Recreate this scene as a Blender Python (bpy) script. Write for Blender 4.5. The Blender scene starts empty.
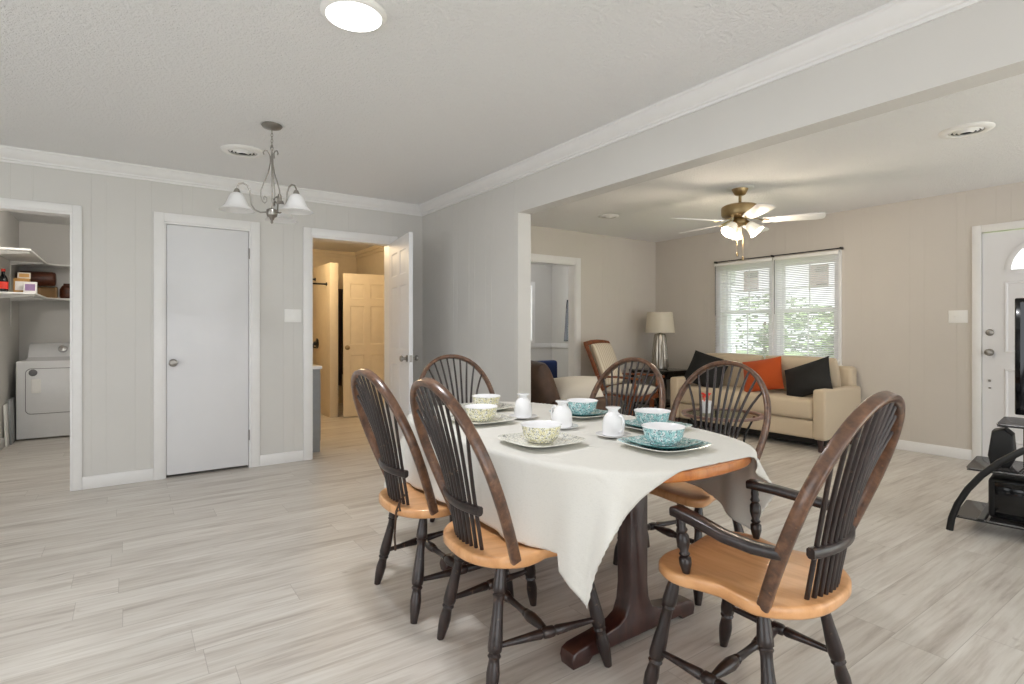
import bpy, bmesh, math, random
from mathutils import Vector, Matrix
R = math.radians
random.seed(7)
scene = bpy.context.scene
col = scene.collection

# ------------------------------------------------------------------ camera, world, exposure
YAW, FPX, HZ, CH = 35.04, 548.395, 329.674, 1.1803
cam_d = bpy.data.cameras.new('camera'); cam = bpy.data.objects.new('camera', cam_d); col.objects.link(cam)
cam_d.sensor_width = 36; cam_d.lens = FPX / 1024 * 36; cam_d.shift_y = -(342 - HZ) / 1024
cam_d.clip_start = .05; cam_d.clip_end = 200
cam.location = (0, 0, CH); cam.rotation_euler = (R(90), 0, R(-YAW)); scene.camera = cam
world = bpy.data.worlds.new('sky'); scene.world = world; world.use_nodes = True
bg = world.node_tree.nodes['Background']; bg.inputs[0].default_value = (.93, .97, 1, 1); bg.inputs[1].default_value = 2.9
scene.view_settings.view_transform = 'Standard'; scene.view_settings.look = 'None'
scene.view_settings.gamma = 1; scene.view_settings.use_curve_mapping = False
scene.view_settings.exposure = 0.0
try:
    scene.cycles.use_denoising = True; scene.cycles.max_bounces = 14; scene.cycles.diffuse_bounces = 8
    scene.cycles.transparent_max_bounces = 24; scene.cycles.sample_clamp_indirect = 6
    scene.cycles.caustics_reflective = False; scene.cycles.caustics_refractive = False
except Exception: pass
def lamp(name, kind, loc, power, color=(1, 1, 1), size=.1, rot=(0, 0, 0), size_y=None, spread=None):
    d = bpy.data.lights.new(name, kind); d.energy = power; d.color = color
    if kind == 'AREA':
        d.size = size
        if size_y: d.shape = 'RECTANGLE'; d.size_y = size_y
        else: d.shape = 'DISK'
        if spread: d.spread = spread
    else: d.shadow_soft_size = size
    o = bpy.data.objects.new(name, d); o.location = loc; o.rotation_euler = rot; col.objects.link(o); return o
def portal(loc, rot, sx, sy):
    o = lamp('sky_portal', 'AREA', loc, 1, size=sx, size_y=sy, rot=rot); o.data.cycles.is_portal = True
portal((-.2, -2.35, 1.1), (R(90), 0, 0), 3.6, 2.1)          # opening added behind the camera to let sky light in
portal((-3.05, 1.5, 1.2), (R(90), 0, R(-90)), 3.0, 1.9)      # side opening added to the dining room for sky light
portal((4.45, -2.35, 1.15), (R(90), 0, 0), 3.4, 2.3)           # unseen street side of the living room, opening widened for light
WARM = (1, .78, .52)
sun = lamp('sun', 'SUN', (0, -8, 8), 14, (1, .98, .95), rot=(R(32), 0, R(0))); sun.data.angle = R(2)   # through the added rear openings, bounces off the floor to the ceiling
lamp('led_glow', 'AREA', (.738, 2.147, 2.405), 20, (.97, .98, 1), .19)
lamp('hall_glow', 'POINT', (1.75, 6.8, 2.25), 36, (1, .76, .46), .12)
lamp('laundry_fill', 'POINT', (-.45, 6.1, 2.28), 25, (1, .95, .88), .1)  # added fill light, brightens the laundry from out of view
lamp('bedroom_fill', 'POINT', (4.6, 6.4, 2.25), 32, (.95, .97, 1), .12)  # added fill light for the dark bedroom, out of view
FAN = (4.459, 2.828)
CAMR = Vector((math.cos(R(YAW)), -math.sin(R(YAW)), 0)); CAMF = Vector((math.sin(R(YAW)), math.cos(R(YAW)), 0))

# ------------------------------------------------------------------ mesh helpers
class MB:
    def __init__(s): s.bm = bmesh.new(); s.mi = 0
    def _fin(s, before):
        for f in s.bm.faces:
            if f.index == -1 or f not in before: pass
    def face(s, vs):
        try:
            f = s.bm.faces.new(vs); f.material_index = s.mi; return f
        except ValueError: return None
    def box(s, x0, x1, y0, y1, z0, z1, bev=0, M=None, seg=2):
        t = bmesh.new()
        vs = [t.verts.new((x, y, z)) for x in (x0, x1) for y in (y0, y1) for z in (z0, z1)]
        for q in ((0,1,3,2),(4,6,7,5),(0,4,5,1),(2,3,7,6),(0,2,6,4),(1,5,7,3)): t.faces.new([vs[i] for i in q])
        bmesh.ops.recalc_face_normals(t, faces=t.faces)
        if bev: bmesh.ops.bevel(t, geom=list(t.edges), offset=bev, segments=seg, affect='EDGES', profile=.5)
        s.merge(t, M); return s
    def merge(s, t, M=None):
        mp = {}
        for v in t.verts: mp[v] = s.bm.verts.new((M @ v.co) if M is not None else v.co)
        for f in t.faces: s.face([mp[v] for v in f.verts])
        t.free()
    def rings(s, rings, cap0=True, cap1=True, closed=True):
        vr = [[s.bm.verts.new(p) for p in r] for r in rings]
        n = len(vr[0])
        for a, b in zip(vr, vr[1:]):
            for i in range(n if closed else n - 1):
                j = (i + 1) % n; s.face([a[i], a[j], b[j], b[i]])
        if cap0: s.face(vr[0][::-1])
        if cap1: s.face(vr[-1])
        return vr
    def lathe(s, prof, n=28, c=(0, 0, 0), M=None, mats=None, cap0=False, cap1=False):
        rings = []
        for r, z in prof:
            ring = []
            for k in range(n):
                a = 2 * math.pi * k / n; p = Vector((c[0] + r * math.cos(a), c[1] + r * math.sin(a), c[2] + z))
                ring.append(M @ p if M is not None else p)
            rings.append(ring)
        vr = [[s.bm.verts.new(p) for p in r] for r in rings]
        for k, (a, b) in enumerate(zip(vr, vr[1:])):
            if mats: s.mi = mats[k]
            for i in range(n):
                j = (i + 1) % n; s.face([a[i], a[j], b[j], b[i]])
        if cap0: s.face(vr[0][::-1])
        if cap1: s.face(vr[-1])
        s.mi = 0; return s
    def turned(s, p0, p1, prof, n=12):
        p0, p1 = Vector(p0), Vector(p1); q = (p1 - p0).to_track_quat('Z', 'Y').to_matrix().to_4x4(); L = (p1 - p0).length
        return s.lathe([(r, t * L) for t, r in prof], n, M=Matrix.Translation(p0) @ q, cap0=True, cap1=True)
    def tube(s, pts, r, n=8, cap=True):
        pts = [Vector(p) for p in pts]; rs = r if isinstance(r, (list, tuple)) else [r] * len(pts)
        T = [(pts[min(i + 1, len(pts) - 1)] - pts[max(i - 1, 0)]).normalized() for i in range(len(pts))]
        u = T[0].orthogonal().normalized(); rings = []
        for i, p in enumerate(pts):
            u = (u - T[i] * u.dot(T[i]))
            u = u.normalized() if u.length > 1e-6 else T[i].orthogonal().normalized()
            w = T[i].cross(u)
            rings.append([p + rs[i] * (math.cos(2 * math.pi * k / n) * u + math.sin(2 * math.pi * k / n) * w) for k in range(n)])
        s.rings(rings, cap, cap); return s
    def band(s, pts, up, w, h, bev=.25):
        """sweep of a rounded rectangular section; w across (path x up), h along up; up vector or list"""
        pts = [Vector(p) for p in pts]; rings = []; n = len(pts)
        for i, p in enumerate(pts):
            t = (pts[min(i + 1, n - 1)] - pts[max(i - 1, 0)]).normalized()
            U = Vector(up[i] if isinstance(up, list) else up); sd = t.cross(U).normalized(); U = sd.cross(t).normalized()
            ww = w[i] if isinstance(w, list) else w; hh = h[i] if isinstance(h, list) else h
            a, b = ww / 2, hh / 2; c = min(a, b) * bev * 2 * .5
            q = [(-a + c, -b), (a - c, -b), (a, -b + c), (a, b - c), (a - c, b), (-a + c, b), (-a, b - c), (-a, -b + c)]
            rings.append([p + sd * x + U * y for x, y in q])
        s.rings(rings); return s
    def prism(s, poly, z0, z1, M=None, bev=0):
        t = bmesh.new()
        a = [t.verts.new((x, y, z0)) for x, y in poly]; b = [t.verts.new((x, y, z1)) for x, y in poly]
        n = len(poly); t.faces.new(a[::-1]); t.faces.new(b)
        for i in range(n): t.faces.new([a[i], a[(i + 1) % n], b[(i + 1) % n], b[i]])
        bmesh.ops.recalc_face_normals(t, faces=t.faces)
        if bev:
            es = [e for e in t.edges if abs(e.verts[0].co.z - e.verts[1].co.z) < 1e-6]
            bmesh.ops.bevel(t, geom=es, offset=bev, segments=3, affect='EDGES', profile=.5)
        s.merge(t, M); return s
    def grid(s, fn, nu, nv, closed_u=False):
        vs = [[s.bm.verts.new(fn(i, j)) for i in range(nu)] for j in range(nv)]
        for j in range(nv - 1):
            for i in range(nu if closed_u else nu - 1):
                k = (i + 1) % nu; s.face([vs[j][i], vs[j][k], vs[j + 1][k], vs[j + 1][i]])
        return vs
    def build(s, name, mats, parent=None, ang=38, recalc=True, smooth=True):
        if recalc: bmesh.ops.recalc_face_normals(s.bm, faces=s.bm.faces)
        me = bpy.data.meshes.new(name); s.bm.to_mesh(me); s.bm.free()
        for m in (mats if isinstance(mats, (list, tuple)) else [mats]): me.materials.append(m)
        if smooth:
            for p in me.polygons: p.use_smooth = True
            me.set_sharp_from_angle(angle=R(ang))
        o = bpy.data.objects.new(name, me); col.objects.link(o)
        if parent is not None: o.parent = parent
        return o
def tag(o, label=None, cat=None, group=None, kind=None):
    if label: o['label'] = label
    if cat: o['category'] = cat
    if group: o['group'] = group
    if kind: o['kind'] = kind
    return o
def thing(name, label, cat, loc=(0, 0, 0), rz=0, group=None):
    o = bpy.data.objects.new(name, None); o.location = loc; o.rotation_euler = (0, 0, R(rz)); o.empty_display_size = .1
    col.objects.link(o); return tag(o, label, cat, group)
def struct(mb, name, m, label=None, cat=None, **k):
    o = mb.build(name, m, **k); return tag(o, label, cat, None, 'structure')
def copy_tree(o, parent=None):
    c = o.copy(); col.objects.link(c)
    if parent is not None: c.parent = parent
    for ch in [x for x in scene.objects if x.parent == o]: copy_tree(ch, c)
    return c
def TRS(loc=(0, 0, 0), rx=0, ry=0, rz=0, sc=(1, 1, 1)):
    return Matrix.Translation(loc) @ Matrix.Rotation(R(rz), 4, 'Z') @ Matrix.Rotation(R(ry), 4, 'Y') @ Matrix.Rotation(R(rx), 4, 'X') @ Matrix.Diagonal((*sc, 1))

# ------------------------------------------------------------------ materials
def srgb(r, g, b):
    f = lambda c: (c / 255 / 12.92) if c / 255 <= .04045 else ((c / 255 + .055) / 1.055) ** 2.4
    return (f(r), f(g), f(b), 1)
class NT:
    def __init__(s, name):
        s.m = bpy.data.materials.new(name); s.m.use_nodes = True; s.t = s.m.node_tree; s.b = s.t.nodes['Principled BSDF']; s.out = s.t.nodes['Material Output']
    def n(s, ty, **k):
        x = s.t.nodes.new(ty)
        for a, v in k.items(): setattr(x, a, v)
        return x
    def l(s, a, b): s.t.links.new(a, b)
    def coord(s, scale=(1, 1, 1), rot=(0, 0, 0), which='Object'):
        tc = s.n('ShaderNodeTexCoord'); mp = s.n('ShaderNodeMapping'); s.l(tc.outputs[which], mp.inputs[0])
        mp.inputs['Scale'].default_value = scale; mp.inputs['Rotation'].default_value = rot; return mp.outputs[0]
    def noise(s, vec, scale=5, detail=4, rough=.55, dist=0):
        x = s.n('ShaderNodeTexNoise'); s.l(vec, x.inputs['Vector']); x.inputs['Scale'].default_value = scale; x.inputs['Detail'].default_value = detail
        x.inputs['Roughness'].default_value = rough; x.inputs['Distortion'].default_value = dist; return x.outputs['Fac']
    def ramp(s, fac, stops):
        x = s.n('ShaderNodeValToRGB'); s.l(fac, x.inputs[0]); e = x.color_ramp.elements
        while len(e) < len(stops): e.new(.5)
        for i, (p, c) in enumerate(stops): e[i].position = p; e[i].color = c
        return x.outputs['Color']
    def mix(s, fac, a, b, mode='MIX'):
        x = s.n('ShaderNodeMix', data_type='RGBA', blend_type=mode)
        for k, v in ((0, fac), (6, a), (7, b)):
            if hasattr(v, 'is_output'): s.l(v, x.inputs[k])
            else: x.inputs[k].default_value = v
        return x.outputs[2]
    def math(s, op, a, b=None):
        x = s.n('ShaderNodeMath', operation=op)
        for k, v in enumerate((a, b)):
            if v is None: continue
            if hasattr(v, 'is_output'): s.l(v, x.inputs[k])
            else: x.inputs[k].default_value = v
        return x.outputs[0]
    def bump(s, h, strength=.3, dist=.01):
        x = s.n('ShaderNodeBump'); s.l(h, x.inputs['Height']); x.inputs['Strength'].default_value = strength; x.inputs['Distance'].default_value = dist
        s.l(x.outputs[0], s.b.inputs['Normal'])
    def base(s, c, rough=.5, metal=0, spec=.5):
        if hasattr(c, 'is_output'): s.l(c, s.b.inputs['Base Color'])
        else: s.b.inputs['Base Color'].default_value = c
        s.b.inputs['Roughness'].default_value = rough; s.b.inputs['Metallic'].default_value = metal; s.b.inputs['Specular IOR Level'].default_value = spec
        return s.m
def simple(name, rgb, rough=.5, metal=0, var=.04, nscale=12, bump=0, bscale=200, spec=.5, coat=0):
    t = NT(name); c = srgb(*rgb); v = t.coord()
    d = tuple(max(0, x * (1 - var * 2)) for x in c[:3]) + (1,)
    u = tuple(min(1, x * (1 + var)) for x in c[:3]) + (1,)
    m = t.base(t.ramp(t.noise(v, nscale), [(.3, d), (.7, u)]), rough, metal, spec)
    if coat: t.b.inputs['Coat Weight'].default_value = coat; t.b.inputs['Coat Roughness'].default_value = .15
    if bump: t.bump(t.noise(v, bscale, 3), bump, .003)
    return m
def wood(name, dark, mid, light, rough=.4, axis=(1, 8, 8), scale=6, coat=0, wear=None):
    t = NT(name); v = t.coord(axis); f = t.noise(v, scale, 8, .6, .4)
    c = t.ramp(f, [(.28, srgb(*dark)), (.5, srgb(*mid)), (.75, srgb(*light))])
    if wear:
        w = t.ramp(t.noise(t.coord(), 28, 6, .7), [(.62, (0, 0, 0, 1)), (.72, (1, 1, 1, 1))]); c = t.mix(w, c, srgb(*wear))
    m = t.base(c, rough)
    if coat: t.b.inputs['Coat Weight'].default_value = coat; t.b.inputs['Coat Roughness'].default_value = .12
    t.bump(f, .05, .002); return m
M = {}
M['wall'] = simple('wall_paint', (209, 207, 203), .55, var=.012, nscale=2, bump=.03, bscale=90)
M['wall_living'] = simple('living_wall_paint', (206, 200, 192), .55, var=.012, nscale=2, bump=.03, bscale=90)
M['wall_hall'] = simple('hall_wall_paint', (214, 202, 180), .6, var=.02)
M['trim'] = simple('white_trim_paint', (232, 231, 230), .35, var=.01)
M['door'] = simple('white_door_paint', (224, 224, 226), .5, var=.012, nscale=3)
def ceiling_mat():
    t = NT('textured_ceiling'); v = t.coord(); m = t.base(srgb(238, 238, 238), .8)
    a = t.noise(v, 55, 4, .6); b = t.noise(v, 150, 2); t.bump(t.math('ADD', a, t.math('MULTIPLY', b, .5)), .95, .014); return m
M['ceiling'] = ceiling_mat()
def floor_mat():
    t = NT('plank_floor'); v = t.coord()
    sep = t.n('ShaderNodeSeparateXYZ'); t.l(v, sep.inputs[0]); PW, PL = .178, 1.22
    yr = t.math('DIVIDE', sep.outputs[1], PW); row = t.math('FLOOR', yr); fy = t.math('FRACT', yr)
    w1 = t.n('ShaderNodeTexWhiteNoise', noise_dimensions='1D'); t.l(row, w1.inputs['W'])
    xr = t.math('ADD', t.math('DIVIDE', sep.outputs[0], PL), t.math('MULTIPLY', w1.outputs['Value'], 7.3)); cl_ = t.math('FLOOR', xr); fx = t.math('FRACT', xr)
    w2 = t.n('ShaderNodeTexWhiteNoise', noise_dimensions='1D'); t.l(t.math('ADD', t.math('MULTIPLY', row, 13.17), t.math('MULTIPLY', cl_, 5.71)), w2.inputs['W']); pid = w2.outputs['Value']
    ey = t.math('LESS_THAN', t.math('MINIMUM', fy, t.math('SUBTRACT', 1, fy)), .0012 / PW); ex = t.math('LESS_THAN', t.math('MINIMUM', fx, t.math('SUBTRACT', 1, fx)), .0012 / PL)
    seam = t.math('MAXIMUM', ex, ey)
    off = t.n('ShaderNodeCombineXYZ'); t.l(t.math('MULTIPLY', pid, 37), off.inputs[0]); t.l(t.math('MULTIPLY', pid, 11), off.inputs[1])
    ad = t.n('ShaderNodeVectorMath', operation='ADD'); t.l(v, ad.inputs[0]); t.l(off.outputs[0], ad.inputs[1])
    def sc(x):
        mp = t.n('ShaderNodeMapping'); t.l(ad.outputs[0], mp.inputs[0]); mp.inputs['Scale'].default_value = x; return mp.outputs[0]
    broad = t.noise(sc((.7, 6, 1)), 2.0, 5, .62, .7); fine = t.noise(sc((1.2, 22, 1)), 2.2, 5, .62, .3)
    c = t.ramp(broad, [(.30, srgb(160, 150, 141)), (.44, srgb(200, 193, 185)), (.58, srgb(214, 210, 203)), (.75, srgb(224, 221, 216))])
    c = t.mix(.38, c, t.ramp(fine, [(.32, srgb(166, 157, 147)), (.5, srgb(208, 203, 196)), (.7, srgb(228, 225, 221))]))
    knot = t.ramp(t.noise(sc((2.2, 9, 1)), 2.0, 3, .5, 1.2), [(.68, (0, 0, 0, 1)), (.78, (1, 1, 1, 1))])
    c = t.mix(t.math('MULTIPLY', knot, .55), c, srgb(150, 138, 126))
    pl = t.ramp(pid, [(0, (.90, .89, .88, 1)), (1, (1.03, 1.03, 1.03, 1))]); c = t.mix(1.0, c, pl, 'MULTIPLY')
    c = t.mix(t.math('MULTIPLY', seam, .5), c, srgb(140, 132, 124))
    m = t.base(c, .34, 0, .4); t.bump(fine, .06, .002); return m
M['floor'] = floor_mat()
M['espresso'] = wood('espresso_chair_wood', (24, 16, 16), (38, 27, 26), (60, 43, 38), .34, (6, 6, 1.2), 5, .25, (112, 88, 72))
M['bow_wood'] = wood('worn_bow_wood', (58, 41, 33), (96, 67, 50), (134, 97, 72), .3, (5, 5, 5), 6, .35, (150, 108, 74))
M['maple'] = wood('honey_maple_seat', (200, 142, 90), (220, 164, 112), (232, 180, 130), .33, (10, 1.2, 4), 2.6, .35)
M['table_top'] = wood('honey_table_top', (170, 98, 44), (196, 120, 60), (212, 140, 78), .28, (10, 1.2, 4), 2.6, .5)
M['mahogany'] = wood('dark_mahogany', (40, 22, 20), (58, 32, 28), (82, 50, 42), .28, (5, 5, 1), 4, .5)
M['glider'] = wood('brown_glider_wood', (96, 48, 24), (124, 66, 34), (150, 86, 46), .35, (5, 5, 1), 4, .3)
def linen(name, rgb, weave=420, bump=.25):
    t = NT(name); v = t.coord(); c = srgb(*rgb); d = tuple(x * .93 for x in c[:3]) + (1,)
    a = t.noise(t.coord((weave / 8, weave, weave)), 1, 2); b = t.noise(t.coord((weave, weave / 8, weave)), 1, 2)
    h = t.math('ADD', a, b); m = t.base(t.mix(t.ramp(h, [(.6, (0, 0, 0, 1)), (1.2, (1, 1, 1, 1))]), d, c), .85, 0, .2)
    t.b.inputs['Sheen Weight'].default_value = .15; t.bump(h, bump, .001); return m
M['cloth'] = linen('white_table_linen', (218, 216, 210), 300)
M['beige_fabric'] = linen('beige_upholstery', (202, 186, 162), 500, .3)
M['cream_fabric'] = linen('cream_fabric', (216, 209, 197), 400)
M['orange_fabric'] = linen('burnt_orange_fabric', (174, 76, 32), 300, .5)
M['black_fabric'] = simple('black_satin_fabric', (17, 17, 18), .75, var=.25, bump=.3, bscale=30)
M['blue_fabric'] = linen('navy_fabric', (24, 42, 84), 300)
M['brown_leather'] = simple('brown_suede', (82, 60, 46), .6, var=.25, nscale=5, bump=.2, bscale=40)
def striped():
    t = NT('cream_striped_fabric'); tc = t.coord(); sx = t.n('ShaderNodeSeparateXYZ'); t.l(tc, sx.inputs[0])
    f = t.math('FRACT', t.math('MULTIPLY', sx.outputs[0], 22)); s_ = t.math('LESS_THAN', f, .28)
    m = t.base(t.mix(s_, srgb(224, 214, 196), srgb(196, 180, 156)), .85); return m
M['striped'] = striped()
M['nickel'] = simple('brushed_nickel', (156, 152, 146), .3, 1, var=.03)
M['brass'] = simple('antique_brass', (170, 148, 110), .35, 1, var=.05)
M['chrome'] = simple('chrome', (200, 200, 200), .15, 1, var=.01)
M['black_metal'] = simple('black_metal', (16, 16, 17), .35, 0, var=.1)
M['gloss_black'] = simple('gloss_black', (10, 10, 12), .08, 0, var=.05)
M['black_plastic'] = simple('black_plastic', (20, 20, 21), .5, 0, var=.1, bump=.15, bscale=400)
M['white_enamel'] = simple('white_enamel', (226, 227, 228), .25, 0, var=.01)
M['gray_line'] = simple('gray_gasket', (112, 112, 114), .5)
M['ceramic'] = simple('white_ceramic', (238, 238, 240), .14, 0, var=.01)
M['plastic'] = simple('white_plastic', (236, 235, 232), .4, 0, var=.01)
M['white_blade'] = simple('white_fan_blade', (222, 222, 222), .4, 0, var=.01)
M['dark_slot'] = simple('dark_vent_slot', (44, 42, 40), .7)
def glass_mat(name, tint=(1, 1, 1, 1), refl=.12, rough=.02):
    t = NT(name); tr = t.n('ShaderNodeBsdfTransparent'); tr.inputs[0].default_value = tint; gl = t.n('ShaderNodeBsdfGlossy'); gl.inputs['Roughness'].default_value = rough
    mx = t.n('ShaderNodeMixShader'); mx.inputs[0].default_value = refl; t.l(tr.outputs[0], mx.inputs[1]); t.l(gl.outputs[0], mx.inputs[2]); t.l(mx.outputs[0], t.out.inputs[0]); return t.m
M['pane'] = glass_mat('window_glass', refl=.05)
M['smoked'] = glass_mat('smoked_shelf_glass', (.32, .32, .33, 1), .25)
M['clear'] = glass_mat('clear_table_glass', (.78, .84, .82, 1), .16)
def glow(name, rgb, strength, base=(240, 240, 240)):
    t = NT(name); m = t.base(srgb(*base), .3); t.b.inputs['Emission Color'].default_value = srgb(*rgb); t.b.inputs['Emission Strength'].default_value = strength; return m
M['led'] = glow('led_lens', (250, 252, 255), 3.5)
M['fan_glass'] = glow('lit_fan_glass', (255, 236, 196), .35)
M['bulb'] = glow('lit_bulb', (255, 244, 220), 6)
def frosted(name, rgb):
    t = NT(name); m = t.base(srgb(*rgb), .3); t.b.inputs['Subsurface Weight'].default_value = 0
    tl = t.n('ShaderNodeBsdfTranslucent'); tl.inputs[0].default_value = srgb(*rgb); mx = t.n('ShaderNodeMixShader'); mx.inputs[0].default_value = .4
    t.l(t.b.outputs[0], mx.inputs[1]); t.l(tl.outputs[0], mx.inputs[2]); t.l(mx.outputs[0], t.out.inputs[0]); return m
M['frosted'] = frosted('frosted_white_glass', (240, 240, 240))
M['shade'] = frosted('cream_lamp_shade', (236, 230, 216))
M['paper'] = frosted('pink_notice_paper', (240, 218, 218))
M['slat'] = frosted('white_vinyl_slat', (244, 244, 246))
def china(name, ground, spots, line, cover=.5, scale=42):
    t = NT(name); v = t.coord(); n1 = t.noise(v, scale, 3, .6, 1.0)
    c = t.mix(t.ramp(n1, [(cover, (0, 0, 0, 1)), (cover + .05, (1, 1, 1, 1))]), srgb(*ground), srgb(*spots))
    vo = t.n('ShaderNodeTexVoronoi', feature='DISTANCE_TO_EDGE'); t.l(v, vo.inputs['Vector']); vo.inputs['Scale'].default_value = scale * 1.3
    n2 = t.noise(v, scale * 1.6, 2, .5, .5)
    k = t.math('MULTIPLY', t.math('LESS_THAN', vo.outputs['Distance'], .07), t.math('GREATER_THAN', n2, .5))
    return t.base(t.mix(k, c, srgb(*line)), .16)
M['teal_china'] = china('teal_floral_china', (160, 203, 205), (236, 240, 240), (74, 78, 92), .52, 75)
M['teal_plate'] = china('teal_plate_glaze', (154, 198, 199), (222, 234, 234), (70, 104, 112), .5, 60)
M['teal_plain'] = simple('deep_teal_rim', (52, 112, 112), .2)
M['yellow_china'] = china('yellow_floral_china', (226, 220, 178), (240, 238, 226), (84, 90, 100), .46, 75)
M['yellow_plate'] = china('cream_plate_glaze', (238, 237, 228), (228, 224, 190), (128, 132, 134), .58, 60)
M['plate_white'] = simple('ivory_plate', (234, 234, 226), .18)
M['cardboard'] = simple('cardboard', (176, 142, 100), .8)
M['ext_leaf'] = simple('green_leaf', (110, 140, 70), .6, var=.3)
M['siding'] = simple('pale_house_siding', (226, 230, 236), .6)
M['lawn'] = simple('lawn_grass', (120, 146, 84), .9, var=.2)
M['red'] = simple('red_petal', (226, 60, 44), .5)
M['ink'] = simple('dark_print_ink', (110, 92, 96), .8)
M['gray_cab'] = simple('gray_vanity_paint', (142, 144, 146), .4)
M['log'] = wood('dark_brown_roll', (52, 24, 14), (84, 42, 24), (110, 60, 36), .45, (2, 8, 8), 6)
M['screen'] = simple('tv_screen', (12, 14, 22), .05, 0, var=.02)

# ------------------------------------------------------------------ room shell
GROOVES = [.10, .21, .07, .25, .12, .33, .09, .18]
def groove_pos(a, b):
    x = -4.0; i = 0; out = []
    while x < b:
        x += GROOVES[i % len(GROOVES)]; i += 1
        if a + .015 < x < b - .015: out.append(x)
    return out
def panel_wall(mb, axis, face, back, a, b, z0, z1, groove=True):
    DEPTH = .0013 if face in (XW, YA2) else .0016
    """a wall slab along x (axis 'x') or y; face/back are the coordinates of its two faces; vertical V grooves on the front"""
    sgn = 1 if back > face else -1
    prof = [(a, face)]
    if groove:
        for g in groove_pos(a, b): prof += [(g - .0025, face), (g, face + sgn * DEPTH), (g + .0025, face)]
    prof += [(b, face), (b, back), (a, back)]
    pts = [(u, v) if axis == 'x' else (v, u) for u, v in prof]
    lo = [mb.bm.verts.new((x, y, z0)) for x, y in pts]; hi = [mb.bm.verts.new((x, y, z1)) for x, y in pts]; n = len(pts)
    for i in range(n): mb.face([lo[i], lo[(i + 1) % n], hi[(i + 1) % n], hi[i]])
    mb.face(lo[::-1]); mb.face(hi)
H = 2.44
YA, XB, XW, YA2 = 5.135, 2.479, 6.24, 5.29
mb = MB(); mb.box(-3.2, 6.4, -2.6, 9.0, -.12, 0); struct(mb, 'floor', M['floor'], 'pale grey wood plank floor running through the rooms', 'floor', smooth=False)
mb = MB(); mb.box(-3.2, 6.4, -2.6, 9.0, H, H + .12); struct(mb, 'ceiling', M['ceiling'], 'white textured ceiling over the dining and living rooms', 'ceiling', smooth=False)
# dining back wall with three openings
mb = MB(); yb = YA + .115
for a, b, z0, z1 in ((-3.1, -1.16, 0, H), (-1.16, -.330, 2.035, H), (-.330, .237, 0, H), (.237, .865, 2.035, H), (.865, 1.367, 0, H), (1.367, 2.13, 2.035, H), (2.13, XB + .12, 0, H)):
    panel_wall(mb, 'x', YA, yb, a, b, z0, z1)
struct(mb, 'wall_back', M['wall'], 'pale grey panelled back wall of the dining room with three doorways', 'wall', smooth=False)
mb = MB(); panel_wall(mb, 'y', XB, XB + .125, 3.455, YA2 + .1, 0, H); panel_wall(mb, 'y', XB, XB + .125, -2.5, 3.455, 2.09, H, False)
struct(mb, 'wall_divider', M['wall'], 'pale grey divider wall and dropped beam between dining and living rooms', 'wall', smooth=False)
mb = MB(); yb2 = YA2 + .115
for a, b, z0, z1 in ((XB + .125, 3.88, 0, H), (3.88, 4.70, 2.02, H), (4.70, XW + .1, 0, H)): panel_wall(mb, 'x', YA2, yb2, a, b, z0, z1)
struct(mb, 'wall_living_back', M['wall_living'], 'beige back wall of the living room with a doorway', 'wall', smooth=False)
WY0, WY1, WZ0, WZ1 = 2.835, 4.215, .80, 1.965
mb = MB()
for a, b, z0, z1 in ((-2.5, .69, 0, H), (.69, 1.60, 2.045, H), (1.60, WY0, 0, H), (WY0, WY1, 0, WZ0), (WY0, WY1, WZ1, H), (WY1, YA2 + .1, 0, H)): panel_wall(mb, 'y', XW, XW + .14, a, b, z0, z1)
struct(mb, 'wall_right', M['wall_living'], 'beige window wall of the living room behind the sofa', 'wall', smooth=False)
# behind the camera: unseen walls with openings added and sized for daylight
mb = MB(); mb.box(-3.1, -2.0, -2.45, -2.33, 0, H).box(1.6, 2.75, -2.45, -2.33, 0, H).box(-2.0, 1.6, -2.45, -2.33, 2.15, H).box(2.75, 6.15, -2.45, -2.33, 2.3, H).box(6.15, 6.38, -2.45, -2.33, 0, H)
struct(mb, 'wall_front', M['wall'], 'plain grey wall with wide openings added for daylight behind the viewer', 'wall', smooth=False)
mb = MB(); mb.box(-3.1, -3.0, -2.45, 0, 0, H).box(-3.1, -3.0, 3.0, YA, 0, H).box(-3.1, -3.0, 0, 3.0, 0, .25).box(-3.1, -3.0, 0, 3.0, 2.15, H)
struct(mb, 'wall_left', M['wall'], 'plain grey side wall with a wide opening added for daylight', 'wall', smooth=False)
# laundry room
mb = MB(); mb.box(.1, 1.15, 5.9, 5.95, 0, H); mb.box(-1.13, -1.03, yb, 8.59, 0, H).box(-1.13, .1, 8.49, 8.59, 0, H).box(.0, .1, yb, 8.49, 0, H)  # first box: unseen wall added to darken the closed door's gap
struct(mb, 'wall_laundry', M['wall'], 'grey laundry room walls seen through the left doorway, with an added unseen wall blocking light behind the closed door', 'wall', smooth=False)
mb = MB(); mb.box(-1.03, -1.015, yb, 7.75, 0, .09, .004); struct(mb, 'baseboard_laundry', M['trim'], 'short white baseboard on the laundry side wall', 'baseboard')
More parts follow.
